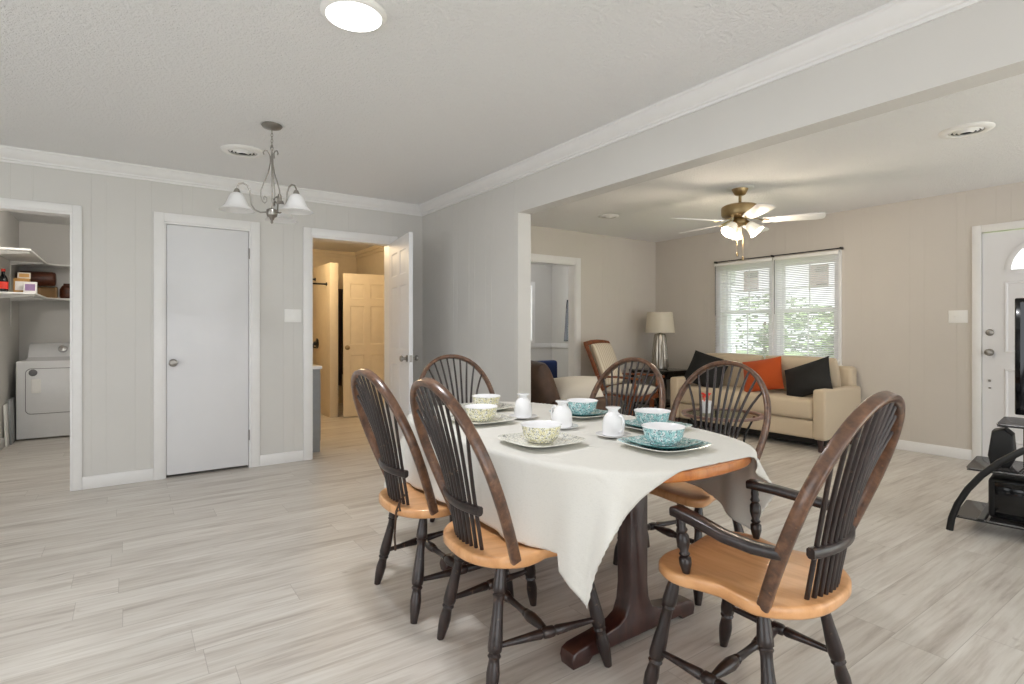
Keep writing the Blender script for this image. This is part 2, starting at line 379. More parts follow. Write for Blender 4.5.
# hall and bath beyond the third doorway
mb = MB(); mb.box(1.15, 1.25, yb, 8.93, 0, H).box(1.25, 3.2, 8.83, 8.93, 0, H).box(3.08, 3.2, YA2 + .12, 8.83, 0, H).box(2.65, 3.2, yb2, yb2 + .06, 0, H)
struct(mb, 'wall_hall', M['wall_hall'], 'warm cream hall walls seen through the third doorway', 'wall', smooth=False)
mb = MB()
for p in (((1.25, 8.83), (3.08, 8.83)), ((3.08, 8.83), (3.08, 5.5))):
    (xa, ya), (xb_, yb_) = p; d = Vector((xb_ - xa, yb_ - ya, 0)).normalized(); nrm = Vector((d.y, -d.x, 0))
    for k, (o, z) in enumerate(((.02, .05), (.045, .025))):
        q0 = Vector((xa, ya, H - z)) + nrm * o / 2; q1 = Vector((xb_, yb_, H - z)) + nrm * o / 2
        mb.band([q0, q1], (0, 0, 1), o, z * 2, .2)
struct(mb, 'trim_hall_crown', M['wall_hall'], 'cream crown moulding on the hall walls', 'trim')
# second bedroom through the living room doorway
mb = MB(); mb.box(3.2, 4.85, 7.7, 7.8, 0, H).box(5.80, 6.38, 7.7, 7.8, 0, H).box(4.85, 5.80, 7.7, 7.8, 0, 1.0).box(4.85, 5.80, 7.7, 7.8, 1.95, H).box(6.28, 6.38, yb2, 7.7, 0, H)
struct(mb, 'wall_bedroom', M['wall'], 'grey bedroom walls seen through the living room doorway', 'wall', smooth=False)
mb = MB(); mb.box(3.2, 6.26, 7.675, 7.7, .86, .94, .006).box(6.255, 6.28, yb2, 7.7, .86, .94, .006).box(3.2, 6.25, 7.63, 7.7, 2.34, 2.44, .01).box(6.21, 6.28, yb2, 7.7, 2.34, 2.44, .01)
struct(mb, 'trim_bedroom', M['trim'], 'white chair rail and crown moulding in the grey bedroom', 'trim')
mb = MB()
for a, b, c, d in ((4.78, 4.85, .93, 2.02), (5.80, 5.87, .93, 2.02), (4.85, 5.8, 1.95, 2.02), (4.85, 5.8, .93, 1.0)): mb.box(a, b, 7.66, 7.7, c, d, .004)
o = struct(mb, 'window_2', M['trim'], 'white framed bedroom window', 'window'); mb = MB(); mb.box(4.85, 5.8, 7.74, 7.745, 1.0, 1.95); mb.build('window_pane', M['pane'], o)
portal((5.325, 7.78, 1.475), (R(90), 0, R(180)), .95, .95)

# crown moulding, casings, baseboards
CROWN = [(0, 0), (.075, 0), (.075, -.012), (.066, -.018), (.058, -.036), (.04, -.058), (.024, -.07), (.022, -.08), (.012, -.084), (.012, -.098), (0, -.098)]
def crown(mb, p0, p1, nrm):
    nrm = Vector((*nrm, 0))
    rings = [[Vector((*p, H)) + nrm * a + Vector((0, 0, b)) for a, b in CROWN] for p in (p0, p1)]
    mb.rings(rings)
mb = MB(); crown(mb, (-3.0, YA), (XB, YA), (0, -1)); struct(mb, 'trim_crown_back', M['trim'], 'white crown moulding along the dining back wall', 'trim', ang=20)
mb = MB(); crown(mb, (XB, -2.3), (XB, YA), (-1, 0)); struct(mb, 'trim_crown_beam', M['trim'], 'white crown moulding along the beam above the table', 'trim', ang=20)
def casing_x(name, a, b, top, y, w=.07, mat='trim', label=None, depth=.115, both=False):
    mb = MB(); t = .018
    mb.box(a - w, a, y - t, y, 0, top + w, .004).box(b, b + w, y - t, y, 0, top + w, .004).box(a, b, y - t, y, top, top + w, .004)
    mb.box(a, a + .014, y - .004, y + depth + .004, 0, top).box(b - .014, b, y - .004, y + depth + .004, 0, top).box(a + .014, b - .014, y - .004, y + depth + .004, top - .014, top)
    return struct(mb, name, M[mat], label, 'door trim')
casing_x('trim_1', -1.16, -.330, 2.035, YA, w=.056, label='white casing around the laundry doorway')
casing_x('trim_2', .237, .865, 2.035, YA, label='white casing around the closed white door')
casing_x('trim_3', 1.367, 2.13, 2.035, YA, label='white casing around the doorway with the open door')
casing_x('trim_4', 3.88, 4.70, 2.02, YA2, w=.08, label='white casing around the living room doorway')
mb = MB(); w = .065
mb.box(XW - .018, XW, 1.60, 1.60 + w, 0, 2.045 + w, .004).box(XW - .018, XW, .69 - w, .69, 0, 2.045 + w, .004).box(XW - .018, XW, .69, 1.60, 2.045, 2.045 + w, .004)
struct(mb, 'trim_5', M['trim'], 'white casing around the front door', 'door trim')
def base_x(mb, a, b, y): mb.box(a, b, y - .014, y, 0, .095, .004)
mb = MB()
for a, b in ((-3.0, -1.23), (-.274, .167), (.935, 1.297), (2.2, XB - .012)): base_x(mb, a, b, YA)
struct(mb, 'baseboard_back', M['trim'], 'white baseboard along the dining back wall', 'baseboard')
mb = MB(); mb.box(XB - .014, XB, 3.455, YA - .014, 0, .095, .004).box(XB - .014, XB + .139, 3.441, 3.455, 0, .095, .004)
struct(mb, 'baseboard_divider', M['trim'], 'white baseboard along the divider wall and its end', 'baseboard')
mb = MB(); mb.box(XW - .014, XW, 1.665, YA2 - .014, 0, .095, .004); struct(mb, 'baseboard_right', M['trim'], 'white baseboard under the window wall', 'baseboard')
mb = MB(); base_x(mb, XB + .14, 3.8, YA2); base_x(mb, 4.78, XW, YA2); struct(mb, 'baseboard_living', M['trim'])

# doors
def knob(parent, loc, d, m='nickel', name='knob', plate=True):
    d = Vector(d); Mx = Matrix.Translation(loc) @ d.to_track_quat('Z', 'Y').to_matrix().to_4x4(); mb = MB()
    mb.lathe([(0, 0), (.031, 0), (.031, .005), (.02, .01), (.011, .014), (.011, .032), (.02, .037), (.027, .045), (.028, .054), (.022, .062), (0, .066)], 20, M=Mx)
    return mb.build(name, M[m], parent)
d1 = thing('door_1', 'closed flat white door in the middle of the panelled wall', 'door', (.865, YA, 0)); d1['kind'] = 'structure'
mb = MB(); mb.box(-.611, -.017, .004, .04, .022, 2.018, .002); mb.build('door_panel', M['door'], d1)
knob(d1, (-.567, .004, .915), (0, -1, 0))
for z in (.28, 1.83):
    mb = MB(); mb.turned((-.012, -.004, z - .045), (-.012, -.004, z + .045), [(0, .005), (1, .005)], 8); mb.build('hinge', M['nickel'], d1)
def panel_door(name, w, h, t, mat, parent, rows, z0=.012):
    """slab in x 0..w, y 0..t with raised-and-sunk panels on both faces; rows of (z0,z1), two columns"""
    mb = MB(); st = .105 * w / .76; mid = .1 * w / .76
    xs = [0, st, (w - mid) / 2, (w + mid) / 2, w - st, w]; zs = [z0]
    for a, b in rows: zs += [a, b]
    zs.append(h)
    for face_y, sg in ((0, 1), (t, -1)):
        for i in range(5):
            for j in range(len(zs) - 1):
                x0, x1, a, b = xs[i], xs[i + 1], zs[j], zs[j + 1]
                V = lambda x, y, z: mb.bm.verts.new((x, y, z))
                if i in (1, 3) and j % 2 == 1:
                    prev = None
                    for ins, dep in ((0, 0), (.010, .005), (.02, .005), (.045, .001)):
                        r = [V(x0 + ins, face_y + sg * dep, a + ins), V(x1 - ins, face_y + sg * dep, a + ins), V(x1 - ins, face_y + sg * dep, b - ins), V(x0 + ins, face_y + sg * dep, b - ins)]
                        if prev:
                            for k in range(4): mb.face([prev[k], prev[(k + 1) % 4], r[(k + 1) % 4], r[k]])
                        prev = r
                    mb.face(prev)
                else: mb.face([V(x0, face_y, a), V(x1, face_y, a), V(x1, face_y, b), V(x0, face_y, b)])
    for q in (((0, 0, z0), (0, t, z0), (0, t, h), (0, 0, h)), ((w, 0, z0), (w, t, z0), (w, t, h), (w, 0, h)), ((0, 0, h), (w, 0, h), (w, t, h), (0, t, h)), ((0, 0, z0), (w, 0, z0), (w, t, z0), (0, t, z0))):
        mb.face([mb.bm.verts.new(p) for p in q])
    bmesh.ops.remove_doubles(mb.bm, verts=mb.bm.verts, dist=1e-5)
    return mb.build(name, mat, parent, ang=20)
ROWS = [(.22, .86), (1.0, 1.58), (1.68, 1.9)]
d2 = thing('door_2', 'white six panel door standing open into the dining room', 'door', (2.108, YA - .022, 0), -99.7); d2['kind'] = 'structure'
panel_door('door_panel', .755, 2.02, .035, M['door'], d2, ROWS)
knob(d2, (.695, 0, .93), (0, -1, 0)); knob(d2, (.695, .035, .93), (0, 1, 0))
mb = MB(); mb.box(.754, .7565, .006, .029, .90, .96); mb.build('latch_plate', M['nickel'], d2)
d3 = thing('door_3', 'cream six panel door standing at the far end of the hall', 'door', (2.365, 7.30, 0), -10); d3['kind'] = 'structure'
panel_door('door_panel', .63, 1.935, .035, M['wall_hall'], d3, [(.2, .84), (.98, 1.5), (1.6, 1.80)])
knob(d3, (.05, 0, .94), (0, -1, 0), 'brass')
# shower partition, rods and valve beyond the third doorway
mb = MB(); mb.box(2.22, 2.335, 7.42, 8.6, 0, 2.08, .004); struct(mb, 'wall_shower', M['wall_hall'], 'cream partition end beside the far hall door', 'wall')
for z, y, n in ((1.905, 8.1, 'upper'), (1.80, 7.55, 'lower')):
    mb = MB(); mb.turned((1.26, y, z), (2.219, y, z), [(0, .024), (.012, .024), (.013, .012), (.987, .012), (.988, .024), (1, .024)], 12)
    tag(mb.build('shower_rod', M['black_metal']), f'{n} black rod fixed to the cream partition in the hall', 'rod', 'black rods in the bath')
v = thing('shower_valve', 'black lever valve handle on the cream wall beyond the third doorway', 'valve', (2.219, 8.0, .985))
mb = MB(); mb.lathe([(0, 0), (.07, 0), (.075, .008), (.03, .02), (.026, .05), (0, .055)], 20, M=Matrix.Rotation(R(-90), 4, 'Y')); mb.build('escutcheon', M['black_metal'], v)
mb = MB(); mb.band([(-.045, 0, .0), (-.07, -.02, -.02), (-.08, -.1, -.05), (-.075, -.17, -.055)], (1, 0, 0), .02, .016); mb.build('lever', M['black_metal'], v)
v = thing('hanging_clothes', 'dark clothes hanging in the narrow gap beside the cream hall door', 'clothes', (2.46, 7.75, 0))
for k in range(3):
    mb = MB(); w0 = .16 - .02 * k
    mb.grid(lambda i, j: Vector((-.075 + .055 * k + .022 * math.cos(i / 16 * 2 * math.pi) * (1 + .3 * math.sin(j + k)), w0 * math.sin(i / 16 * 2 * math.pi) * (.7 + .3 * j / 9), .25 + .15 * k + 1.5 * (1 - j / 9) * (1 - .1 * k))), 16, 10, True)
    mb.build('garment', M['black_fabric' if k != 1 else 'brown_leather'], v)
# grey vanity in the bath
v = thing('vanity', 'grey bathroom vanity with white counter just inside the third doorway', 'cabinet', (1.27, 5.40, 0))
mb = MB(); mb.box(0, .255, 0, .8, .0, .80, .003); mb.build('cabinet_body', M['gray_cab'], v)
mb = MB(); mb.box(0, .272, -.012, .815, .80, .83, .006); mb.build('countertop', M['ceramic'], v)
mb = MB(); mb.box(.255, .27, .04, .38, .1, .76, .004); f_ = mb.build('door', M['gray_cab'], v); mb = MB(); mb.turned((.28, .34, .5), (.28, .34, .62), [(0, .005), (1, .005)], 8).box(.268, .282, .336, .344, .505, .513).box(.268, .282, .336, .344, .607, .615); mb.build('handle', M['black_metal'], f_)
mb = MB(); mb.box(.255, .27, .42, .76, .1, .76, .004); mb.build('door', M['gray_cab'], v)
# hall ceiling lamp (source of the warm light); laundry, bedroom ones added as fill
for nm, lab, x, y in (('hall_ceiling_lamp', 'frosted dome lamp on the hall ceiling', 1.75, 6.8), ('added_laundry_lamp', 'added fill lamp on the laundry ceiling out of view', -.45, 6.1), ('added_bedroom_lamp', 'added fill lamp on the bedroom ceiling out of view', 4.6, 6.4)):
    t_ = thing(nm, lab, 'lamp', (x, y, H)); mb = MB(); mb.lathe([(.001, -.02), (.15, -.02), (.155, 0), (.001, 0)], 24); mb.build('lamp_base', M['nickel'], t_)

# front door with fan light
d4 = thing('door_4', 'white panelled front door with half round window on the right', 'door', (XW, 1.60, 0)); d4['kind'] = 'structure'
mb = MB(); DW = .91; cy_, cz_, rr = -.455, 1.70, .275
out = [(0 - .004, .012), (-DW + .004, .012), (-DW + .004, 2.036), (-.004, 2.036)]
def front_slab():
    # slab in y,z plane with a half round hole: strips above and around
    n = 24; arc = [(cy_ + rr * math.cos(math.pi * k / n), cz_ + rr * math.sin(math.pi * k / n)) for k in range(n + 1)]
    for xx in (.0, .042):
        for k in range(n):
            a, b = arc[k], arc[k + 1]; mb.face([mb.bm.verts.new((xx, *p)) for p in (a, b, (b[0], 2.036), (a[0], 2.036))])
        for q in (((-.004, cz_), (cy_ + rr, cz_), (cy_ + rr, 2.036), (-.004, 2.036)), ((cy_ - rr, cz_), (-DW + .004, cz_), (-DW + .004, 2.036), (cy_ - rr, 2.036)), ((-.004, .012), (-DW + .004, .012), (-DW + .004, cz_), (-.004, cz_))):
            mb.face([mb.bm.verts.new((xx, *p)) for p in q])
    loop = arc + [arc[0]]
    for a, b in zip(loop, loop[1:]): mb.face([mb.bm.verts.new(p) for p in ((0, *a), (0, *b), (.042, *b), (.042, *a))])
    for a, b in zip(out, out[1:] + out[:1]): mb.face([mb.bm.verts.new(p) for p in ((0, *a), (0, *b), (.042, *b), (.042, *a))])
front_slab(); bmesh.ops.remove_doubles(mb.bm, verts=mb.bm.verts, dist=1e-5); mb.build('door_panel', M['door'], d4, ang=20)
def mould(parent, y0, y1, z0, z1):
    mb = MB(); q = [(y0, z0), (y1, z0), (y1, z1), (y0, z1)]
    rings = []
    for ins, out_ in ((0, 0), (.006, .008), (.016, .008), (.024, .001), (.024, 0)):
        rings.append([(-out_, y0 + ins, z0 + ins), (-out_, y1 - ins, z0 + ins), (-out_, y1 - ins, z1 - ins), (-out_, y0 + ins, z1 - ins)])
    mb.rings(rings, False, False); mb.build('panel_moulding', M['door'], parent, ang=20)
for y0, y1 in ((-.415, -.155), (-.755, -.495)):
    for z0, z1 in ((.2, .84), (.98, 1.6)): mould(d4, y0, y1, z0, z1)
wf = MB(); n = 24
for r0, r1 in ((.255, .30),):
    rings = [[(-x, cy_ + r * math.cos(math.pi * k / n), cz_ - .012 + r * math.sin(math.pi * k / n)) for r, x in ((r0, 0), (r0, .012), (.28, .016), (r1, .008), (r1, 0))] for k in range(n + 1)]
    wf.rings(rings)
wf.box(-.014, 0, cy_ - .30, cy_ + .30, cz_ - .034, cz_ - .0)
for a in (45, 90, 135): wf.band([(-.004, cy_ + .07 * math.cos(R(a)), cz_ + .07 * math.sin(R(a))), (-.004, cy_ + .26 * math.cos(R(a)), cz_ + .26 * math.sin(R(a)))], (1, 0, 0), .012, .012)
wf.band([(-.004, cy_ + .08 * math.cos(math.pi * k / 10), cz_ + .08 * math.sin(math.pi * k / 10)) for k in range(11)], (1, 0, 0), .012, .012)
fr_ = wf.build('fanlight_frame', M['door'], d4)
mb = MB(); mb.prism([(cy_ + .27 * math.cos(math.pi * k / n), cz_ + .27 * math.sin(math.pi * k / n)) for k in range(n + 1)], .018, .022, Matrix(((0, 0, 1, 0), (1, 0, 0, 0), (0, 1, 0, 0), (0, 0, 0, 1)))); mb.build('fanlight_pane', M['pane'], fr_)
o = knob(d4, (0, -.057, .98), (-1, 0, 0))
mb = MB(); mb.lathe([(0, 0), (.03, 0), (.03, .006), (.022, .016), (.012, .018), (0, .018)], 20, M=TRS((0, -.057, 1.155), ry=-90)); mb.build('deadbolt', M['nickel'], d4)
mb = MB(); mb.box(-.012, 0, -.066, -.048, .72, .74, .003).box(-.01, 0, -.066, -.048, .66, .672, .003); mb.build('door_viewer_plate', M['nickel'], d4)

# ------------------------------------------------------------------ window, blinds, rod, notices
win = thing('window_1', 'pair of white double hung windows behind the sofa', 'window', (XW, 3.525, 0)); win['kind'] = 'structure'
mb = MB(); t = .02
def yz(mb, x0, x1, y0, y1, z0, z1, b=.004): mb.box(x0, x1, y0 - 3.525, y1 - 3.525, z0, z1, b)
yz(mb, -t, 0, WY0 - .065, WY0, WZ0 - .03, WZ1 + .065); yz(mb, -t, 0, WY1, WY1 + .065, WZ0 - .03, WZ1 + .065); yz(mb, -t, 0, WY0, WY1, WZ1, WZ1 + .065); yz(mb, -.045, .01, WY0 - .08, WY1 + .08, WZ0 - .035, WZ0); yz(mb, -t, 0, WY0 - .05, WY1 + .05, WZ0 - .1, WZ0 - .035)
yz(mb, -.01, .13, 3.475, 3.575, WZ0, WZ1)
mb.build('window_casing', M['trim'], win)
for a, b in ((WY0, 3.475), (3.575, WY1)):
    mid = (WZ0 + WZ1) / 2 + .02
    for z0, z1, x in ((WZ0, mid + .02, .05), (mid - .02, WZ1, .085)):
        mb = MB(); w = .04
        yz(mb, x, x + .03, a, a + w, z0, z1); yz(mb, x, x + .03, b - w, b, z0, z1); yz(mb, x, x + .03, a + w, b - w, z0, z0 + w); yz(mb, x, x + .03, a + w, b - w, z1 - w, z1)
        c = (a + b) / 2; yz(mb, x + .01, x + .022, c - .008, c + .008, z0 + w, z1 - w, 0); m_ = (z0 + z1) / 2; yz(mb, x + .01, x + .022, a + w, b - w, m_ - .008, m_ + .008, 0)
        s_ = mb.build('sash', M['trim'], win); mb = MB(); yz(mb, x + .014, x + .018, a + w, b - w, z0 + w, z1 - w, 0); mb.build('pane', M['pane'], s_)
for (a, b), nm in (((2.775, 3.492), 'right'), ((3.508, 4.275), 'left')):
    bl = thing('window_blind', f'white horizontal slat blind over the {nm} half of the living room window', 'blind', (XW - .052, (a + b) / 2, 0), 0, 'slat blinds on the living room window'); hw = (b - a) / 2
    mb = MB(); mb.box(-.02, .02, -hw, hw, 1.985, 2.022, .004); mb.build('headrail', M['plastic'], bl)
    mb = MB(); z = 1.972; n_ = 0
    while z > .862:
        mb.box(-.0125, .0125, -hw + .004, hw - .004, -.0005, .0005, M=TRS((0, 0, z), ry=36)); z -= .0205
    mb.build('slats', M['slat'], bl, smooth=False)
    mb = MB(); mb.box(-.013, .013, -hw + .004, hw - .004, .835, .85, .003); mb.build('bottom_rail', M['plastic'], bl)
    mb = MB(); mb.turned((-.024, hw - .02, 1.36), (-.024, hw - .02, 1.99), [(0, .0035), (1, .0035)], 6); mb.build('wand', M['gray_line'], bl)
    mb = MB()
    for y in (-hw + .12, hw - .12): mb.box(-.0005, .0005, y - .001, y + .001, .85, 1.99)
    mb.build('ladder_cord', M['plastic'], bl)
rod = thing('curtain_rod', 'thin dark metal rod above the window blinds', 'curtain rod', (XW, 3.52, 2.045))
mb = MB(); mb.turned((-.05, -.765, 0), (-.05, .765, 0), [(0, .006), (1, .006)], 8); mb.build('rod', M['black_metal'], rod)
for y in (-.76, .0, .76):
    mb = MB(); mb.box(-.06, .0, y - .008, y + .008, -.012, .012, .003); mb.build('bracket', M['black_metal'], rod)
for y, nm in ((3.05, 'right'), (3.87, 'left')):
    nt = thing('window_notice', f'pinkish printed notice taped high on the {nm} window pane', 'notice', (XW + .1, y, 1.78), 0, 'notices on the window')
    mb = MB(); mb.box(-.0005, .0005, -.1, .1, -.125, .125); mb.build('sheet', M['paper'], nt)
    mb = MB(); rnd = random.Random(3)
    for k in range(9):
        z = .1 - k * .024; h_ = .008 if k == 0 else .003; L = rnd.uniform(.1, .17)
        mb.box(-.0012, -.0006, -.085, -.085 + L, z - h_, z + h_)
    mb.build('print', M['ink'], nt)

# ------------------------------------------------------------------ outside
mb = MB(); mb.box(6.5, 40, -14, 26, -.5, -.4); struct(mb, 'ground', M['lawn'], 'sunlit lawn beyond the window', 'lawn')
mb = MB()
for k in range(16): mb.box(13 + .015 * (k % 2), 13.2, 8.5, 18, -.4 + k * .2, -.2 + k * .2 - .01)
mb.box(12.5, 13.6, 8.2, 18.3, 2.8, 3.0)
tag(mb.build('neighbour_house', M['siding'], smooth=False), 'pale sided house seen through the left window blind', 'house')
for k, (x, y, r, h) in enumerate(((9.6, 3.9, 1.0, 1.5), (12.4, 5.9, 1.5, 2.0), (16.5, 9.6, 2.2, 2.6))):
    sh = thing('garden_shrub', ['leafy green shrub nearest the window outside', 'taller green shrub outside behind the first one', 'large green tree farthest from the window outside'][k], 'shrub', (x, y, -.4), 0, 'shrubs outside the window')
    mb = MB(); rnd = random.Random(k)
    for q in range(900):
        a = rnd.uniform(0, 6.283); ph = math.acos(rnd.uniform(-.4, 1)); rr_ = rnd.uniform(.75, 1) 
        p = Vector((r * rr_ * math.sin(ph) * math.cos(a), r * rr_ * math.sin(ph) * math.sin(a), h * .55 + h * .5 * rr_ * math.cos(ph)))
        s_ = rnd.uniform(.07, .14); Mx = Matrix.Translation(p) @ Matrix.Rotation(rnd.uniform(0, 6.28), 4, 'Z') @ Matrix.Rotation(rnd.uniform(-1, 1), 4, 'X')
        mb.face([mb.bm.verts.new(Mx @ Vector(w_)) for w_ in ((-s_, 0, 0), (0, -s_ * .5, .02), (s_, 0, 0), (0, s_ * .5, .02))])
    mb.build('foliage', M['ext_leaf'], sh, recalc=False)
    mb = MB(); mb.turned((0, 0, 0), (0, 0, h * .7), [(0, .08), (1, .04)], 8); mb.build('trunk', M['log'], sh)

# ------------------------------------------------------------------ dining chairs
LEAN, YB, WF_, WM, BL = R(21.25), -.135, .219, .272, .612
SH = .445
def bow_pts():
    h = .5 * BL; out = []
    for k in range(14): s_ = h * k / 13; out.append((WF_ + (WM - WF_) * math.sin(math.pi / 2 * s_ / h), s_))
    for k in range(1, 19):
        t_ = math.pi / 2 * k / 18; out.append((WM * max(0, math.cos(t_)) ** .92, h + (BL - h) * math.sin(t_)))
    full = [(w, s_) for w, s_ in out] + [(-w, s_) for w, s_ in out[::-1][1:]]
    return [Vector((w, YB - s_ * math.sin(LEAN), SH - .012 + s_ * math.cos(LEAN))) for w, s_ in full], out
BOW, BOW_R = bow_pts()
def bow_at(x):
    """height along the bow where its inner side has half width |x| (upper arch)"""
    ax = abs(x); pts = BOW_R[13:]; s_ = None
    for (w0, s0), (w1, s1) in zip(pts, pts[1:]):
        if w1 <= ax <= w0:
            k = (w0 - ax) / (w0 - w1 + 1e-9); s_ = s0 + k * (s1 - s0); break
    if s_ is None: s_ = pts[-1][1]
    s_ -= .004
    return Vector((x, YB - s_ * math.sin(LEAN), SH - .012 + s_ * math.cos(LEAN)))
LEG = [(0, .013), (.03, .015), (.10, .0195), (.19, .0225), (.225, .0225), (.235, .0175), (.25, .0215), (.265, .0175), (.30, .0165), (.40, .0185), (.52, .0225), (.62, .0245), (.655, .0225), (.665, .0175), (.685, .023), (.705, .0175), (.73, .0185), (.80, .0225), (.87, .021), (.95, .0165), (1, .0135)]
STR = [(0, .008), (.04, .009), (.28, .0135), (.42, .017), (.44, .0135), (.455, .0185), (.5, .0195), (.545, .0185), (.56, .0135), (.58, .017), (.72, .0135), (.96, .009), (1, .008)]
XSTR = [(0, .009), (.06, .011), (.16, .017), (.27, .0205), (.33, .0175), (.345, .0125), (.36, .016), (.38, .0125), (.5, .0115), (.62, .0125), (.64, .016), (.655, .0125), (.67, .0175), (.73, .0205), (.84, .017), (.94, .011), (1, .009)]
POST = [(0, .009), (.06, .012), (.2, .0185), (.3, .0185), (.33, .012), (.37, .017), (.41, .012), (.55, .019), (.68, .0185), (.74, .012), (.79, .017), (.84, .012), (.92, .0135), (1, .011)]
def spline_closed(P, per=8):
    n = len(P); out = []
    for i in range(n):
        p0, p1, p2, p3 = P[(i - 1) % n], P[i], P[(i + 1) % n], P[(i + 2) % n]
        for k in range(per):
            t_ = k / per
            out.append(tuple(.5 * (2 * p1[a] + (-p0[a] + p2[a]) * t_ + (2 * p0[a] - 5 * p1[a] + 4 * p2[a] - p3[a]) * t_ ** 2 + (-p0[a] + 3 * p1[a] - 3 * p2[a] + p3[a]) * t_ ** 3) for a in (0, 1)))
    return out
def seat_mesh(half):
    P = half + [(-x, y) for x, y in half[::-1] if x > 1e-6]
    O = spline_closed(P, 7); n = len(O); mb = MB(); th = .040
    cx, cy = 0, -.01
    def ring(k, z, dish=False): return [Vector((cx + (x - cx) * k, cy + (y - cy) * k, z - (.010 * (1 - (k / .8) ** 2) if dish else 0))) for x, y in O]
    rr_ = [ring(.93, SH - th), ring(.975, SH - th + .003), ring(1, SH - th + .011), ring(1, SH - .007), ring(.985, SH - .0015), ring(.96, SH)]
    rr_ += [ring(.8, SH, True), ring(.6, SH, True), ring(.35, SH, True), ring(.1, SH, True)]
    mb.rings(rr_, True, True); return mb
SIDE_HALF = [(0, -.264), (.10, -.252), (.178, -.206), (.226, -.125), (.222, -.055), (.205, .0), (.216, .07), (.24, .14), (.243, .195), (.205, .228), (.12, .233), (0, .222)]
ARM_HALF = [(0, -.252), (.10, -.241), (.178, -.2), (.232, -.13), (.230, -.07), (.216, -.005), (.228, .06), (.244, .11), (.236, .165), (.195, .215), (.115, .234), (0, .222)]
def make_chair(name, label, arm=False):
    ch = thing(name, label, 'chair', (0, 0, 0), 0, 'windsor chairs round the table')
    seat_mesh(ARM_HALF if arm else SIDE_HALF).build('seat', M['maple'], ch, ang=50)
    wr, wf, yr, yf = (.25, .226, -.185, .235) if arm else (.207, .246, -.22, .225)
    if arm: wf = .235
    tops = {'RL': (-wr * .68, yr + .075), 'RR': (wr * .68, yr + .075), 'FL': (-wf * .78, yf - .075), 'FR': (wf * .78, yf - .075)}
    feet = {'RL': (-wr, yr), 'RR': (wr, yr), 'FL': (-wf, yf), 'FR': (wf, yf)}
    at = {}
    for k in feet:
        a = Vector((*tops[k], SH - .036)); b = Vector((*feet[k], 0)); at[k] = lambda t_, a=a, b=b: a.lerp(b, t_)
        mb = MB(); mb.turned(a, b, LEG, 12); mb.build('leg', M['espresso'], ch, ang=60)
    mids = []
    for l, r in (('RL', 'FL'), ('RR', 'FR')):
        a, b = at[l](.62), at[r](.60); mb = MB(); mb.turned(a, b, STR, 10); mb.build('stretcher', M['espresso'], ch, ang=60); mids.append(a.lerp(b, .5))
    mb = MB(); mb.turned(mids[0], mids[1], XSTR, 10); mb.build('cross_stretcher', M['espresso'], ch, ang=60)
    nrm = Vector((0, math.cos(LEAN), math.sin(LEAN)))
    mb = MB(); mb.band(BOW, nrm, .022, .035, .4); mb.build('bow', M['bow_wood'], ch, ang=50)
    RZ = .585
    for k in range(10):
        u = -1 + 2 * k / 9; xb = .112 * u; top = bow_at(.222 * u)
        bot = Vector((xb * .93, -.222 + .024 * u * u, SH - .012)); rail = Vector((xb, -.246 + .02 * u * u, RZ))
        pts = []
        for j in range(13):
            t_ = j / 12
            if t_ < .28: pts.append(bot.lerp(rail, t_ / .28))
            else:
                s_ = (t_ - .28) / .72; c = rail + (rail - bot).normalized() * .16; pts.append(rail * (1 - s_) ** 2 + c * 2 * s_ * (1 - s_) + top * s_ ** 2)
        mb = MB(); mb.tube(pts, [.0072] * 7 + [.007, .0068, .0066, .0064, .006, .0056], 8); mb.build('spindle', M['espresso'], ch, ang=70)
    mb = MB(); mb.band([(-.14 + .28 * k / 10, -.250 + .026 * (k / 5 - 1) ** 2, RZ) for k in range(11)], (0, 0, 1), .026, .03, .5); mb.build('back_rail', M['espresso'], ch, ang=50)
    if arm:
        for sx in (-1, 1):
            p0 = Vector((sx * .216, .10, SH - .006)); p1 = Vector((sx * .228, .112, .612))
            mb = MB(); mb.turned(p0, p1, POST, 12); mb.build('arm_post', M['espresso'], ch, ang=60)
            mb = MB(); pts = [(sx * .228, .135, .628), (sx * .230, .115, .629), (sx * .246, .04, .622), (sx * .264, -.05, .610), (sx * .264, -.13, .604), (sx * .257, -.205, .606)]
            mb.band(pts, (0, 0, 1), [.046, .05, .046, .042, .038, .032], .028, .35); mb.build('arm', M['espresso'], ch, ang=50)
    return ch
side = make_chair('windsor_side_chair', 'dark bow back chair with maple seat, second from the camera on the doorway side', False)
poses = {'A': (1.166, 2.235, -91), 'B': (1.180, 1.648, -95), 'C': (2.095, 2.225, 90), 'D': (2.232, 1.71, 89.2), 'E': (1.745, 2.83, 181.5), 'F': (1.608, .972, 4.5)}
chairs = {}
for k, lab in (('A', 'bow back side chair nearest the open door with a loose seat tie hanging'), ('B', 'bow back side chair with maple seat beside the near yellow bowl'), ('C', 'bow back side chair on the living room side in front of the wooden glider'),
               ('D', 'bow back side chair on the living room side in front of the orange pillow'), ('E', 'bow back side chair at the far head of the table by the post')):
    c = side if k == 'A' else copy_tree(side); c['label'] = lab; chairs[k] = c
arm = make_chair('windsor_armchair', 'bow back armchair with maple seat and turned arm posts at the near table end', True); chairs['F'] = arm
for k, (x, y, a) in poses.items(): chairs[k].location = (x, y, 0); chairs[k].rotation_euler = (0, 0, R(a))
# the loose tie on chair A
mb = MB(); mb.band([(.10, -.20, .50), (.105, -.235, .47), (.11, -.255, .43), (.118, -.262, .38), (.11, -.262, .33), (.114, -.26, .27)], (1, 0, 0), .008, .003); mb.band([(.105, -.235, .47), (.13, -.25, .455), (.145, -.252, .44), (.12, -.255, .435), (.10, -.25, .42)], (1, 0, 0), .008, .003)
tie = mb.build('seat_tie', M['brown_leather'], chairs['A'])

